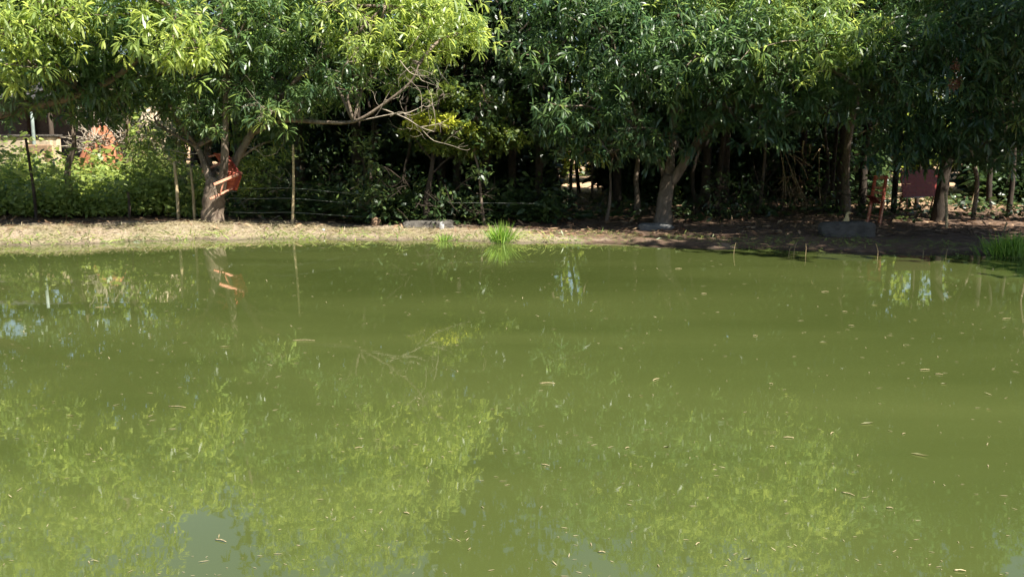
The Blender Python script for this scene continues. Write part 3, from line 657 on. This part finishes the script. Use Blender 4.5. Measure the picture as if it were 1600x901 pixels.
# ------------------------------------------------------------------ fence
def fence():
    root = empty('wire_fence', G(457, 350)); tag(root, 'wire fence of uneven wooden poles along the bank beside the chair tree', 'fence')
    posts = []
    for (tx, ty, bx, by, r, mt) in [(40, 216, 57, 343, .032, 'bark_dark'), (200, 300, 201, 342, .03, 'bark_dark'), (458, 226, 456, 350, .030, 'stick')]:
        b = G(bx, by); m = MB(); t = P(tx, ty, b[1])
        mid = (b + t) / 2 + W(.02, 0, 0); q1 = b * .72 + t * .28 + W(.02, 0, 0)
        m.tube([b - W(0, 0, .15), q1, mid, t], [r, r * .95, r * .9, r * .75], 8, 4, .05, np.random.default_rng(3))
        m.build('post', M[mt], root); posts.append(b)
    b = posts[2]; rngw = np.random.default_rng(6)
    for (yl, yr, x2, y2) in [(293, 294, 535, 300), (309, 310, 520, 313), (331, 332, 545, 334)]:
        a0 = P(348, yl, b[1] + .05); a1 = P(456.5, yr, b[1] - .03); a2 = P(x2 + 90, y2 + 6, b[1] + .8)
        m = MB(); m.tube([a0, (a0 + a1) / 2 - W(0, 0, .012), a1, (a1 + a2) / 2 - W(0, 0, .02), a2], [.0026] * 5, 5, 4); m.build('wire', M['wire'], root)
    a0 = P(700, 317, 17.2); a1 = P(762, 317, 17.2); a2 = P(840, 318, 17.2)
    m = MB(); m.tube([a0, a1, a2], [.0014] * 3, 5, 3); m.build('wire', M['wire'], root)
fence()
def stake(name, label, cat, top, bot, r, mt, Yo=None):
    b = G(*bot); m = MB(); t = P(top[0], top[1], b[1] + (Yo or 0)); m.tube([b - W(0, 0, .08), (b + t) / 2 + W(.012, 0, 0), t], [r, r * .95, r * .85], 7, 3, .06, np.random.default_rng(4))
    tag(m.build(name, M[mt]), label, cat)
stake('stake', 'thin pale stake upright before the dark red panel', 'stake', (1477, 300), (1479, 357), .026, 'stick')
stake('stick', 'pale stick leaning in the gap right of the leaning dark trunk', 'stick', (1528, 286), (1514, 326), .03, 'stick')
stake('stake', 'pale split stake left of the chair tree, taller of the two', 'stake', (272, 252), (279, 343), .035, 'stick')
stake('stake', 'pale split stake left of the chair tree, shorter of the two', 'stake', (298, 262), (304, 343), .03, 'stick')
stake('stick', 'short pale stick stuck in the bank near the right edge', 'stick', (1573, 347), (1567, 361), .018, 'stick')

# ------------------------------------------------------------------ red chairs and table
def chair_in_tree():
    Yc = YA - .05
    root = empty('folding_chair', P(366, 296, Yc)); tag(root, 'red folding chair hung in the fork of the mango tree', 'chair')
    A_, B_, C_ = P(357, 243, Yc + .1), P(377, 273, Yc - .1), P(366, 297, Yc)
    dep = W(-.27, -.05, .05)
    def panel(nm, p, q, n):
        d = (q - p); L = np.linalg.norm(d); d = d / L
        nrm = norm(np.cross(d, dep))
        for k in range(n):
            c = p + d * L * (k + .5) / n
            m = MB(); m.slab(c, d * L / n * .46, dep * .5, nrm * .010); m.build(nm, M['redchair'], root, False)
    panel('back_slat', A_ + dep * .5, B_ + dep * .5, 5); panel('seat_slat', B_ + dep * .45 + W(0, 0, -.01), C_ + dep * .3, 4)
    def bar(nm, p, q, r, mt):
        m = MB(); d = q - p; L = np.linalg.norm(d) / 2; d = norm(d); s_ = norm(np.cross(d, W(0, 1, 0))); t_ = np.cross(d, s_)
        m.slab((p + q) / 2, d * L, s_ * r, t_ * r * .7); m.build(nm, M[mt], root, False)
    bar('leg', P(334, 288.5, Yc - .42), P(378, 270, Yc - .12), .026, 'redwood')
    bar('leg', P(328, 311, Yc - .4), P(366, 293, Yc - .05), .020, 'redwood')
    bar('leg', P(316, 268, Yc + .28), P(362, 247, Yc + .25), .024, 'redwood')
    bar('leg', P(316, 247.5, Yc + .5), P(358, 237, Yc + .45), .018, 'redwood')
    bar('side_rail', A_ + W(0, -.08, .01), B_ + W(.012, -.08, 0), .017, 'redpaint'); bar('side_rail', B_ + W(.012, -.08, 0), C_ + W(0, -.08, 0), .017, 'redpaint')
    bar('crossbar', P(345, 300, Yc - .3), P(350, 281, Yc - .3), .012, 'redwood')
chair_in_tree()

def chair_right():
    b0 = G(1356, 346); b1 = G(1374, 351); Yc = b0[1]
    root = empty('folding_chair', (b0 + b1) / 2); tag(root, 'red slatted folding chair standing upright beside the dark trunk at right', 'chair')
    t0 = P(1368, 275, Yc + .1); t1 = P(1385, 275, Yc - .1)
    def bar(nm, p, q, r, mt='redwood'):
        m = MB(); d = q - p; L = np.linalg.norm(d) / 2; d = norm(d); s_ = norm(np.cross(d, W(0, 1, 0))); t_ = np.cross(d, s_)
        m.slab((p + q) / 2, d * L, s_ * r, t_ * r); return m.build(nm, M[mt], root, False)
    bar('back_post', b0, t0, .027, 'redchair'); bar('back_post', b1, t1, .027, 'redchair')
    for f, h in ((.97, .035), (.75, .025), (.64, .028), (.52, .02)):
        p = b0 + (t0 - b0) * f; q = b1 + (t1 - b1) * f; d = q - p; L = np.linalg.norm(d) / 2
        m = MB(); m.slab((p + q) / 2, norm(d) * (L + .01), norm(np.cross(d, t0 - b0)) * .010, norm(t0 - b0) * h); m.build('back_slat', M['redwood'], root, False)
    s0 = b0 + (t0 - b0) * .42; s1 = b1 + (t1 - b1) * .42
    fw = W(-.16, -.10, .14)
    for k in range(4):
        c = (s0 + s1) / 2 + fw * (k + .5) / 4
        m = MB(); m.slab(c, norm(s1 - s0) * .13, norm(fw) * .034, W(0, 0, .009)); m.build('seat_slat', M['redpaint'], root, False)
    f0 = on_ground(b0[0] - .07, b0[1] - .14); f1 = on_ground(b1[0] - .07, b1[1] - .17)
    bar('front_leg', f0, s0 + W(.02, .03, .05), .017); bar('front_leg', f1, s1 + W(.02, -.03, .05), .017)
    bar('stretcher', f0 * .6 + (s0) * .4, f1 * .6 + s1 * .4, .012)
chair_right()

def red_table():
    Yt = G(1440, 338)[1] + .6
    root = empty('folding_table', on_ground(*P(1440, 330, Yt)[:2])); tag(root, 'dark red table with its square top tipped up behind the leaning trunk', 'table')
    a, b_, c_, d_ = P(1409, 266, Yt), P(1472, 264, Yt + .3), P(1466, 307, Yt + .2), P(1413, 309, Yt - .1)
    ctr = (a + b_ + c_ + d_) / 4; ux = (b_ - a) / 2; uz = norm((a - d_)) * np.linalg.norm(a - d_) / 2
    nrm = norm(np.cross(ux, uz))
    n = 6
    for k in range(n):
        m = MB(); m.slab(ctr + uz * (2 * (k + .5) / n - 1), ux, uz / n * .97, nrm * .012); m.build('top_slat', M['redpaint'], root, False)
    def bar(nm, p, q, r, mt):
        m = MB(); m.tube([p, q], [r, r], 6, 1); m.build(nm, M[mt], root)
    bar('edge_rail', P(1412, 309, Yt - .14), P(1444, 308, Yt - .02), .012, 'pipe')
    for fx in (-.8, .8):
        p = ctr + ux * fx - uz + nrm * .05
        bar('leg', on_ground(p[0] + .05, p[1] + .1) - W(0, 0, .02), p + uz * .9 + W(0, .05, 0), .018, 'redwood')
        bar('leg', on_ground(p[0] - .02, p[1] + .45) - W(0, 0, .02), p + uz * 1.1 + W(0, .05, 0), .018, 'redwood')
red_table()

# ------------------------------------------------------------------ stones, slabs, bird, litter
def stone(name, label, cat, px, py, sx, sy, sz, seed, mt, boxy=3.5, rz=0):
    b = G(px, py); rng = np.random.default_rng(seed); nu, nv = 22, 12; vs = []; fs = []
    ph = rng.uniform(0, 6.28, 6)
    b = b + W(0, sy, 0); b[2] = float(gz(b[0], b[1]))
    for j in range(nv + 1):
        v = -math.pi / 2 + math.pi * j / nv
        for i_ in range(nu):
            u = 2 * math.pi * i_ / nu
            d = np.array([math.cos(v) * math.cos(u), math.cos(v) * math.sin(u), math.sin(v)])
            k = (np.abs(d) ** boxy).sum() ** (-1 / boxy)
            w = 1 + .05 * math.sin(3 * u + ph[0] + 2 * v) + .04 * math.sin(5 * u + ph[1]) + .04 * math.sin(4 * v + ph[2] + u)
            p = d * k * w * np.array([sx, sy, sz])
            p = np.array([p[0] * math.cos(rz) - p[1] * math.sin(rz), p[0] * math.sin(rz) + p[1] * math.cos(rz), p[2]])
            vs.append(b + p + W(0, 0, sz * .55))
    for j in range(nv):
        for i_ in range(nu):
            i2 = (i_ + 1) % nu; fs.append((j * nu + i_, j * nu + i2, (j + 1) * nu + i2, (j + 1) * nu + i_))
    m = MB(); m.add(vs, fs); o = m.build(name, M[mt]); tag(o, label, cat); return b, o
bS, _ = stone('concrete_block', 'grey weathered concrete block on the shaded bank below the bird', 'block', 1327, 371, .46, .22, .155, 61, 'concrete', 12)
stone('stone_slab', 'flat grey slab lying at the foot of the young yellow-green tree', 'slab', 668, 357, .47, .24, .08, 62, 'concrete', 9, .05)
stone('flat_stone', 'flat dark stone at the foot of the forked grey trunk', 'stone', 1027, 361, .34, .2, .08, 63, 'stone', 3.2)
stone('rock', 'small brown lump on the bank between pale pole and grey slab', 'rock', 586, 353, .10, .10, .10, 64, 'board', 2.6)
stone('scrap', 'small white scrap lying on the sunlit bank', 'litter', 505, 361, .035, .03, .025, 65, 'white', 2.5)
stone('scrap', 'pale scrap in front of the grey slab', 'litter', 690, 358, .05, .035, .085, 66, 'white', 2.4, .4)
stone('scrap', 'white scrap on the shaded ground in the dark wood', 'litter', 1151, 322, .05, .04, .05, 67, 'white', 2.4, .4)

def bird():
    g0 = G(1325, 347); b = np.array([g0[0], bS[1] + .05, bS[2] + .16 * 1.5]) 
    Yb = b[1]
    b = P(1322, 344, Yb + .35); b[2] = float(gz(b[0], b[1]))
    s = .0
    root = empty('bird', b); tag(root, 'slim buff bird standing upright with raised head beside the concrete block', 'bird')
    k = 1.0
    bz = P(1322, 344, b[1])[2] - b[2]
    # one continuous body: tail, breast, neck, head
    pts = [(-.10, .06), (-.07, .10), (-.03, .15), (.0, .21), (.012, .26), (.012, .31), (.02, .345), (.05, .36), (.075, .358)]
    rad = [.012, .035, .058, .062, .045, .030, .026, .030, .014]
    m = MB(); m.tube([b + W(x, 0, z + .02) for x, z in pts], rad, 10, 3); m.build('body', M['buff'], root)
    m = MB(); m.tube([b + W(.07, 0, .378), b + W(.10, 0, .374), b + W(.135, 0, .366)], [.012, .008, .002], 6, 2); m.build('beak', M['beak'], root)
    for y in (-.02, .02):
        m = MB(); m.tube([b + W(-.02, y, .14), b + W(-.03, y, .08), b + W(-.01, y, .0)], [.012, .007, .006], 6, 2)
        for a in (-.5, 0, .5): m.tube([b + W(-.01, y, .006), b + W(.04 * math.cos(a), y + .045 * math.sin(a), .004)], [.005, .003], 4, 1)
        m.build('leg', M['beak'], root)
    for y in (-.024, .024):
        m = MB(); m.tube([b + W(.056, y, .386), b + W(.056, y * 1.22, .386)], [.005, .004], 6, 1); m.build('eye', M['bark_dark'], root)
    for y in (-.05, .05):
        m = MB(); m.tube([b + W(.0, y, .24), b + W(-.04, y * 1.1, .16), b + W(-.10, y * .7, .08)], [.018, .026, .004], 6, 3); m.build('wing', M['buff'], root)
bird()

# dry cane bundle at right
def canes():
    base = G(1250, 330); root = empty('dry_cane_clump', base); tag(root, 'tangled clump of dry pale canes leaning in the dark wood', 'cane clump')
    rng = np.random.default_rng(71); Yc = base[1]
    for (x0, y0, x1, y1) in [(1224, 318, 1224, 246), (1228, 312, 1219, 235), (1247, 298, 1226, 238), (1262, 318, 1236, 272), (1237, 312, 1230, 290), (1258, 310, 1240, 262), (1268, 322, 1246, 292), (1282, 322, 1280, 236), (1270, 250, 1282, 232), (1216, 288, 1240, 274), (1232, 240, 1262, 280), (1240, 242, 1270, 262), (1222, 236, 1256, 238), (1285, 226, 1300, 242), (1256, 220, 1256, 250), (1265, 226, 1264, 244)]:
        a = P(x0, y0, Yc + rng.normal(0, .15)); b = P(x1, y1, Yc + rng.normal(0, .15))
        m = MB(); m.tube([a, (a + b) / 2 + rng.normal(0, .05, 3), b], [.016, .014, .008], 6, 3, .05, rng); m.build('cane', M['cane'], root)
    n = 160; a = rng.uniform(0, 1, n)
    B = np.array([P(1245 + rng.normal(0, 18), 320 - abs(rng.normal(0, 30)), Yc + rng.normal(0, .2)) for _ in range(n)])
    me = leaf_mesh('dry_leaves', B, rng.normal(0, 1, (n, 3)), rng.uniform(.12, .3, n), rng.uniform(.02, .035, n), rng.uniform(.3, 1.2, n), rng.uniform(.4, 1, n), rng, 'grass')
    tag(link('dry_leaves', me, M['litter'], root), kind='stuff')
canes()

# dry tangled shrub right of the chair tree, brush pile at left
def tangle(name, label, cat, px0, px1, py0, py1, Yc, n, seed, m_, leaves=0, r=.008, lm='under'):
    rng = np.random.default_rng(seed)
    base = P((px0 + px1) / 2, py1, Yc); base[2] = float(gz(base[0], base[1])); root = empty(name, base); tag(root, label, cat)
    for k in range(n):
        a = P(rng.uniform(px0, px1), rng.uniform(py0 + (py1 - py0) * .5, py1), Yc + rng.normal(0, .25)); d = norm(np.array([rng.normal(0, 1), rng.normal(0, .5), rng.uniform(-.1, 1.1)]))
        L = rng.uniform(.35, .9); mb = MB()
        p1 = a + d * L * .5 + rng.normal(0, .07, 3); p2 = p1 + norm(d + rng.normal(0, .5, 3)) * L * .5
        mb.tube([a, p1, p2], [r, r * .8, r * .4], 5, 3, 0, rng)
        e = norm(d + rng.normal(0, .8, 3)); mb.tube([p1, p1 + e * L * .35], [r * .6, r * .3], 4, 1)
        mb.build('branch', m_, root)
    if leaves:
        nc = 14; cx = rng.uniform(px0, px1, nc); cy = py0 + (py1 - py0) * rng.beta(1.3, 1.1, nc); cs = rng.uniform(6, 17, nc); B = []
        for _ in range(leaves):
            k = int(rng.integers(0, nc)); B.append(P(cx[k] + rng.normal(0, cs[k]), min(cy[k] + rng.normal(0, cs[k] * .8), py1), Yc + rng.normal(0, .3) + .5 * math.sin(k * 2.4)))
        B = np.array(B)
        me = leaf_mesh('foliage', B, rng.normal(0, 1, (leaves, 3)), rng.uniform(.06, .16, leaves), rng.uniform(.03, .065, leaves), rng.uniform(0, .8, leaves), rng.uniform(.1, 1, leaves), rng, 'ovate')
        tag(link('foliage', me, M[lm], root), kind='stuff')
tangle('dry_shrub', 'tangled half-dry shrub behind the wires right of the chair tree', 'shrub', 365, 450, 205, 342, 18.6, 60, 81, M['twig'], 2200)
tangle('dry_shrub', 'leafy shrub with bare stems left of the chair tree', 'shrub', 215, 310, 195, 335, 18.9, 30, 82, M['twig'], 1800)
tangle('shrub', 'leafy shrub with dappled leaves under the horizontal bare branch', 'shrub', 545, 650, 215, 340, 17.9, 24, 83, M['bark_dark'], 1000, .012, 'wood')
tangle('shrub', 'leafy shrub between the young tree and the crooked sapling', 'shrub', 680, 760, 255, 348, 17.8, 16, 84, M['bark_dark'], 420, .010, 'wood')
tangle('shrub', 'leafy bush filling the gap behind the pale pole', 'shrub', 400, 545, 215, 330, 19.6, 24, 87, M['bark_dark'], 1000, .012, 'wood')
tangle('shrub', 'dark scrub of thin stems right of the forked grey trunk', 'shrub', 1085, 1215, 230, 335, 19.0, 34, 88, M['bark_dark'], 420, .010, 'wood')
tangle('shrub', 'dark twiggy scrub between the cane clump and the upright red chair', 'shrub', 1285, 1355, 235, 325, 19.6, 22, 89, M['bark_dark'], 260, .010, 'wood')
tangle('brush_pile', 'pile of cut dry branches before the red clay heap', 'brush pile', 118, 228, 185, 240, 22.4, 85, 85, M['twig'], 0, .014)
tangle('brush_pile', 'loose dry branches heaped right of the dark trunk at left', 'brush pile', 205, 270, 190, 245, 22.6, 34, 86, M['cane'], 150, .012)

# red clay heap and low wall at left, far behind the undergrowth
def heap(name, label, c, r, seed, mt):
    rng = np.random.default_rng(seed); n1, n2 = 28, 10; vs = []; fs = []; ph = rng.uniform(0, 6.28, 5)
    for j in range(n2 + 1):
        t = j / n2
        for i_ in range(n1):
            u = 2 * math.pi * i_ / n1; w = 1 + .18 * math.sin(2 * u + ph[0]) + .1 * math.sin(5 * u + ph[1] + 3 * t)
            vs.append(np.array(c) + W(r[0] * math.cos(u) * t * w, r[1] * math.sin(u) * t * w, r[2] * (1 - t ** 2.6) * (1 + .16 * math.sin(3 * u + ph[2]) * t + .10 * math.sin(7 * u + 5 * t + ph[3])) - .05 + rng.normal(0, .03)))
    for j in range(n2):
        for i_ in range(n1):
            i2 = (i_ + 1) % n1; fs.append((j * n1 + i_, (j + 1) * n1 + i_, (j + 1) * n1 + i2, j * n1 + i2))
    m = MB(); m.add(vs, fs); tag(m.build(name, M[mt]), label, 'heap')
c = P(158, 225, 24); heap('clay_heap', 'heap of orange-red clay behind the brush pile', on_ground(c[0], c[1]), (.55, .7, 1.1), 91, 'clay')
c = P(245, 225, 25); heap('clay_heap', 'paler heap of clay right of the orange one', on_ground(c[0], c[1]), (.9, .8, 1.6), 92, 'wall')
def left_wall():
    Yw = 23.8
    a = P(-120, 214, Yw); b = P(92, 216, Yw - .4); g_ = float(gz(a[0], a[1])); h = P(40, 244, Yw)[2]
    root = empty('low_wall', on_ground((a[0] + b[0]) / 2, Yw)); tag(root, 'low sandy wall in sunlight behind the undergrowth at the left edge', 'wall')
    d = b - a; d[2] = 0; L = np.linalg.norm(d) / 2; d = norm(d); nrm = np.cross(d, W(0, 0, 1))
    top = a[2]; ctr = (a + b) / 2; ctr[2] = (top + 0) / 2
    m = MB(); m.slab(ctr, d * L, nrm * .09, W(0, 0, top / 2)); m.build('wall', M['wall'], root, False)
    m = MB(); m.slab(W(ctr[0], ctr[1], top + .03), d * (L + .04), nrm * .13, W(0, 0, .027)); m.build('coping', M['concrete'], root, False)
    for f in (-.55, .0, .55, .9):
        c_ = ctr + d * L * f - nrm * 0 ; c_ = c_ + nrm * .13
        m = MB(); m.slab(W(c_[0], c_[1], top / 2 - .04), d * .07, nrm * .05, W(0, 0, top / 2 - .06)); m.build('pilaster', M['wall'], root, False)
left_wall()
b0 = P(54, 232, 23.3); b0 = on_ground(b0[0], b0[1]); m = MB(); m.tube([b0 - W(0, 0, .1), b0 + W(0, 0, .9), b0 + W(.01, 0, 1.75)], [.045, .045, .04], 9, 2)
tag(m.build('pipe_post', M['pipe']), 'pale greenish pipe post before the low sandy wall', 'post')
c = P(60, 234, 22.9); m = MB(); m.slab(c, W(.30, .02, 0), W(0, .10, 0), W(0, 0, .13)); 
g = on_ground(c[0], c[1])
root = empty('board_box', g); tag(root, 'brown wooden crate on legs beside the pipe post', 'crate')
m.build('box', M['board'], root, False)
for sx_ in (-.24, .24):
    m = MB(); m.slab(W(c[0] + sx_, c[1], (c[2] - .13 + g[2]) / 2), W(.025, 0, 0), W(0, .025, 0), W(0, 0, (c[2] - .13 - g[2]) / 2)); m.build('leg', M['board'], root, False)
# dark open shed behind the wall
def shed():
    Ys = 27.5; x0 = P(-160, 200, Ys)[0]; x1 = P(112, 200, Ys)[0]
    root = empty('open_shed', on_ground((x0 + x1) / 2, Ys)); tag(root, 'dark open shed roof seen behind the low wall at the left', 'shed')
    zt = 3.3
    m = MB()
    nw = 60; vs = []; fs = []
    for k in range(nw + 1):
        x = x0 + (x1 - x0) * k / nw; w = .03 * math.sin(k * 2.1)
        for (y, z) in ((Ys - .9, zt - .25), (Ys + 3, zt + .5)):
            vs += [(x, y, z + w), (x, y, z + w - .02)]
    for k in range(nw):
        o = k * 4; fs += [(o, o + 4, o + 6, o + 2), (o + 1, o + 3, o + 7, o + 5), (o, o + 1, o + 5, o + 4), (o + 2, o + 6, o + 7, o + 3)]
    m.add(vs, fs); m.build('roof', M['tin'], root, False)
    for f in (.05, .5, .95):
        for y in (Ys - .7, Ys + 2.8):
            x = x0 + (x1 - x0) * f; m = MB(); m.tube([W(x, y, .2), W(x, y, zt - .25 + (y - Ys + .9) * .19)], [.07, .06], 8, 1); m.build('post', M['bark_dark'], root)
    m = MB(); m.slab(W((x0 + x1) / 2, Ys + 2.95, 1.7), W((x1 - x0) / 2, 0, 0), W(0, .05, 0), W(0, 0, 1.6)); m.build('back_wall', M['tin'], root, False)
shed()

# ------------------------------------------------------------------ things floating on the pond
rf = np.random.default_rng(95)
FL = [(872, 465, 14, 0), (1100, 459, 12, 0), (1289, 456, 20, 0), (1367, 477, 15, .1), (1320, 487, 10, .1), (1330, 509, 14, .5), (1287, 535, 20, .05), (1445, 578, 22, 0), (1467, 585, 16, .1), (1475, 600, 16, 0), (1025, 593, 22, -.5), (855, 599, 34, 0), (1002, 619, 12, .1),
      (1572, 498, 20, 0), (1232, 684, 22, .1), (1355, 662, 34, -.05), (1300, 677, 18, -.4), (1412, 678, 12, -.4), (1437, 711, 38, .35), (1325, 772, 28, .3), (852, 727, 20, .3), (1168, 874, 20, 0), (1500, 892, 24, .05), (1390, 794, 14, .1), (1041, 699, 16, -.1), (940, 863, 16, 0),
      (475, 532, 48, 0), (352, 542, 26, 0), (277, 636, 42, .05), (345, 845, 30, .1), (110, 650, 24, .05), (635, 802, 14, .1), (1060, 420, 14, 0), (700, 470, 14, 0), (160, 480, 30, -.1), (1206, 698, 10, 0), (1545, 640, 12, .2), (980, 700, 12, -.3), (1180, 525, 10, 0), (770, 640, 14, .2), (1090, 850, 16, -.6), (560, 700, 16, 0), (1430, 500, 10, .2), (1205, 600, 8, .4)]
for k, (a, b, ln, sl_) in enumerate(FL):
    d = ray(a, b); t = -CAMZ / d[2]; p = W(d[0] * t, d[1] * t, .004)
    L = .72 * ln / FPX * t; an = math.atan2(-sl_ * 6, 1) * .6 + rf.normal(0, .15)
    u = W(math.cos(an), math.sin(an), 0) * L / 2; mb = MB()
    if k % 3 == 0:
        v = W(-math.sin(an), math.cos(an), 0) * L * .08
        mb.add([p - u, p - u * .3 - v + W(0, 0, .004), p - u * .3 + W(0, 0, -.002), p - u * .3 + v + W(0, 0, .006), p + u * .4 - v * .8 + W(0, 0, .006), p + u * .4 + W(0, 0, -.002), p + u * .4 + v * .8 + W(0, 0, .004), p + u + W(0, 0, .008)], [(0, 1, 2), (0, 2, 3), (1, 4, 5, 2), (2, 5, 6, 3), (4, 7, 5), (5, 7, 6)])
        o = mb.build('floating_leaf', M['drygrass']); tag(o, 'narrow pale dead leaf floating on the green pond', 'leaf', 'dead leaves floating on the pond')
    else:
        mb.tube([p - u, p + W(0, 0, .003) + u * .1 + W(-u[1], u[0], 0) * .08, p + u], [.0022, .0025, .0015], 5, 3)
        o = mb.build('floating_twig', M['stick']); tag(o, 'thin pale twig floating on the green pond', 'twig', 'twigs floating on the pond')
n = 950
y = 3.3 + (15 - 3.3) * rf.random(n) ** 1.6; x = rf.uniform(-.62, .62, n) * y; ok = inland(x, y) < -.2; x, y = x[ok], y[ok]; n = len(x)
s_ = rf.uniform(.003, .009, n)  * (.5 + y / 12)
me = leaf_mesh('floating_specks', np.stack([x, y, np.full(n, .003)], 1), np.stack([rf.normal(0, 1, n), rf.normal(0, .6, n), np.full(n, .05)], 1), s_ * rf.uniform(1.5, 7, n), s_ * .8, np.zeros(n), rf.uniform(.4, 1, n), rf, 'ovate', .05)
tag(link('floating_specks', me, M['drygrass']), 'tiny pale specks of plant debris scattered over the pond', 'debris', None, 'stuff')
# reeds standing in shallow water
for k, (a, b, h_) in enumerate([(1146, 397, .18), (1370, 404, .22), (1477, 404, .16), (1240, 398, .2), (1232, 399, .14), (1258, 398, .17), (1441, 403, .12)]):
    d = ray(a, b); t = -CAMZ / d[2]; p = W(d[0] * t, d[1] * t, -.1); mb = MB()
    mb.tube([p, p + W(.01, 0, .1 + h_ * .5), p + W(rf.normal(.02, .03), 0, .1 + h_)], [.006, .005, .0025], 5, 3)
    tag(mb.build('water_stalk', M['cane']), 'thin dry stalk poking from the shallows by the right bank', 'stalk', 'dry stalks in the shallows')

# ------------------------------------------------------------------ labels that tell the repeats apart
ORD = ['first', 'second', 'third', 'fourth', 'fifth', 'sixth', 'seventh', 'eighth', 'ninth', 'tenth', 'eleventh', 'twelfth', 'thirteenth', 'fourteenth']
LAND = [(40, 'leaning dark post'), (197, 'brush pile'), (333, 'chair tree'), (457, 'pale fence pole'), (668, 'young yellow-green tree'), (757, 'crooked sapling'), (948, 'bent sapling'), (1036, 'forked grey trunk'), (1245, 'dry cane clump'), (1327, 'concrete block'), (1440, 'dark red table'), (1523, 'leaning pale stick')]
bpy.context.view_layer.update()
def place(o):
    if o.type == 'MESH':
        v = o.matrix_world @ o.data.vertices[0].co
    else: v = o.matrix_world.translation
    return float(topix(np.array(v))[0]), float(topix(np.array(v))[1])
def by_landmark(group, phrase):
    obs = [o for o in COL.objects if o.parent is None and o.get('group') == group]
    sides = {}
    for o in obs:
        px = place(o)[0]; k = min(range(len(LAND)), key=lambda i_: abs(LAND[i_][0] - px))
        sides.setdefault((k, px >= LAND[k][0]), []).append((abs(px - LAND[k][0]), o))
    for (k, rt), lst in sides.items():
        lst.sort(key=lambda t: t[0])
        for q, (_, o) in enumerate(lst):
            o['label'] = phrase + ', ' + ORD[q] + (' to the right of the ' if rt else ' to the left of the ') + LAND[k][1]
by_landmark(WG, 'dark leafy tree back in the wood')
by_landmark(SG, 'slim bare stem in the wood')
by_landmark('sunlit trees beyond the wood', 'sunlit tree far beyond the wood')
def by_rows(group, phrase, noun):
    rows = {}
    for o in COL.objects:
        if o.parent is None and o.get('group') == group:
            x, y = place(o); rows.setdefault('far' if y < 525 else ('middle' if y < 675 else 'near'), []).append((x, o))
    for r, lst in rows.items():
        lst.sort(key=lambda t: t[0])
        for q, (_, o) in enumerate(lst): o['label'] = phrase + ' on the ' + r + ' water, ' + ORD[q] + ' such ' + noun + ' from the left'
by_rows('twigs floating on the pond', 'thin pale twig floating', 'twig')
by_rows('dead leaves floating on the pond', 'narrow dead leaf floating', 'leaf')
lst = sorted([(place(o)[0], o) for o in COL.objects if o.get('group') == 'dry stalks in the shallows'], key=lambda t: t[0])
for q, (_, o) in enumerate(lst): o['label'] = 'thin dry stalk poking from the shallows by the right bank, ' + ORD[q] + ' from the left'
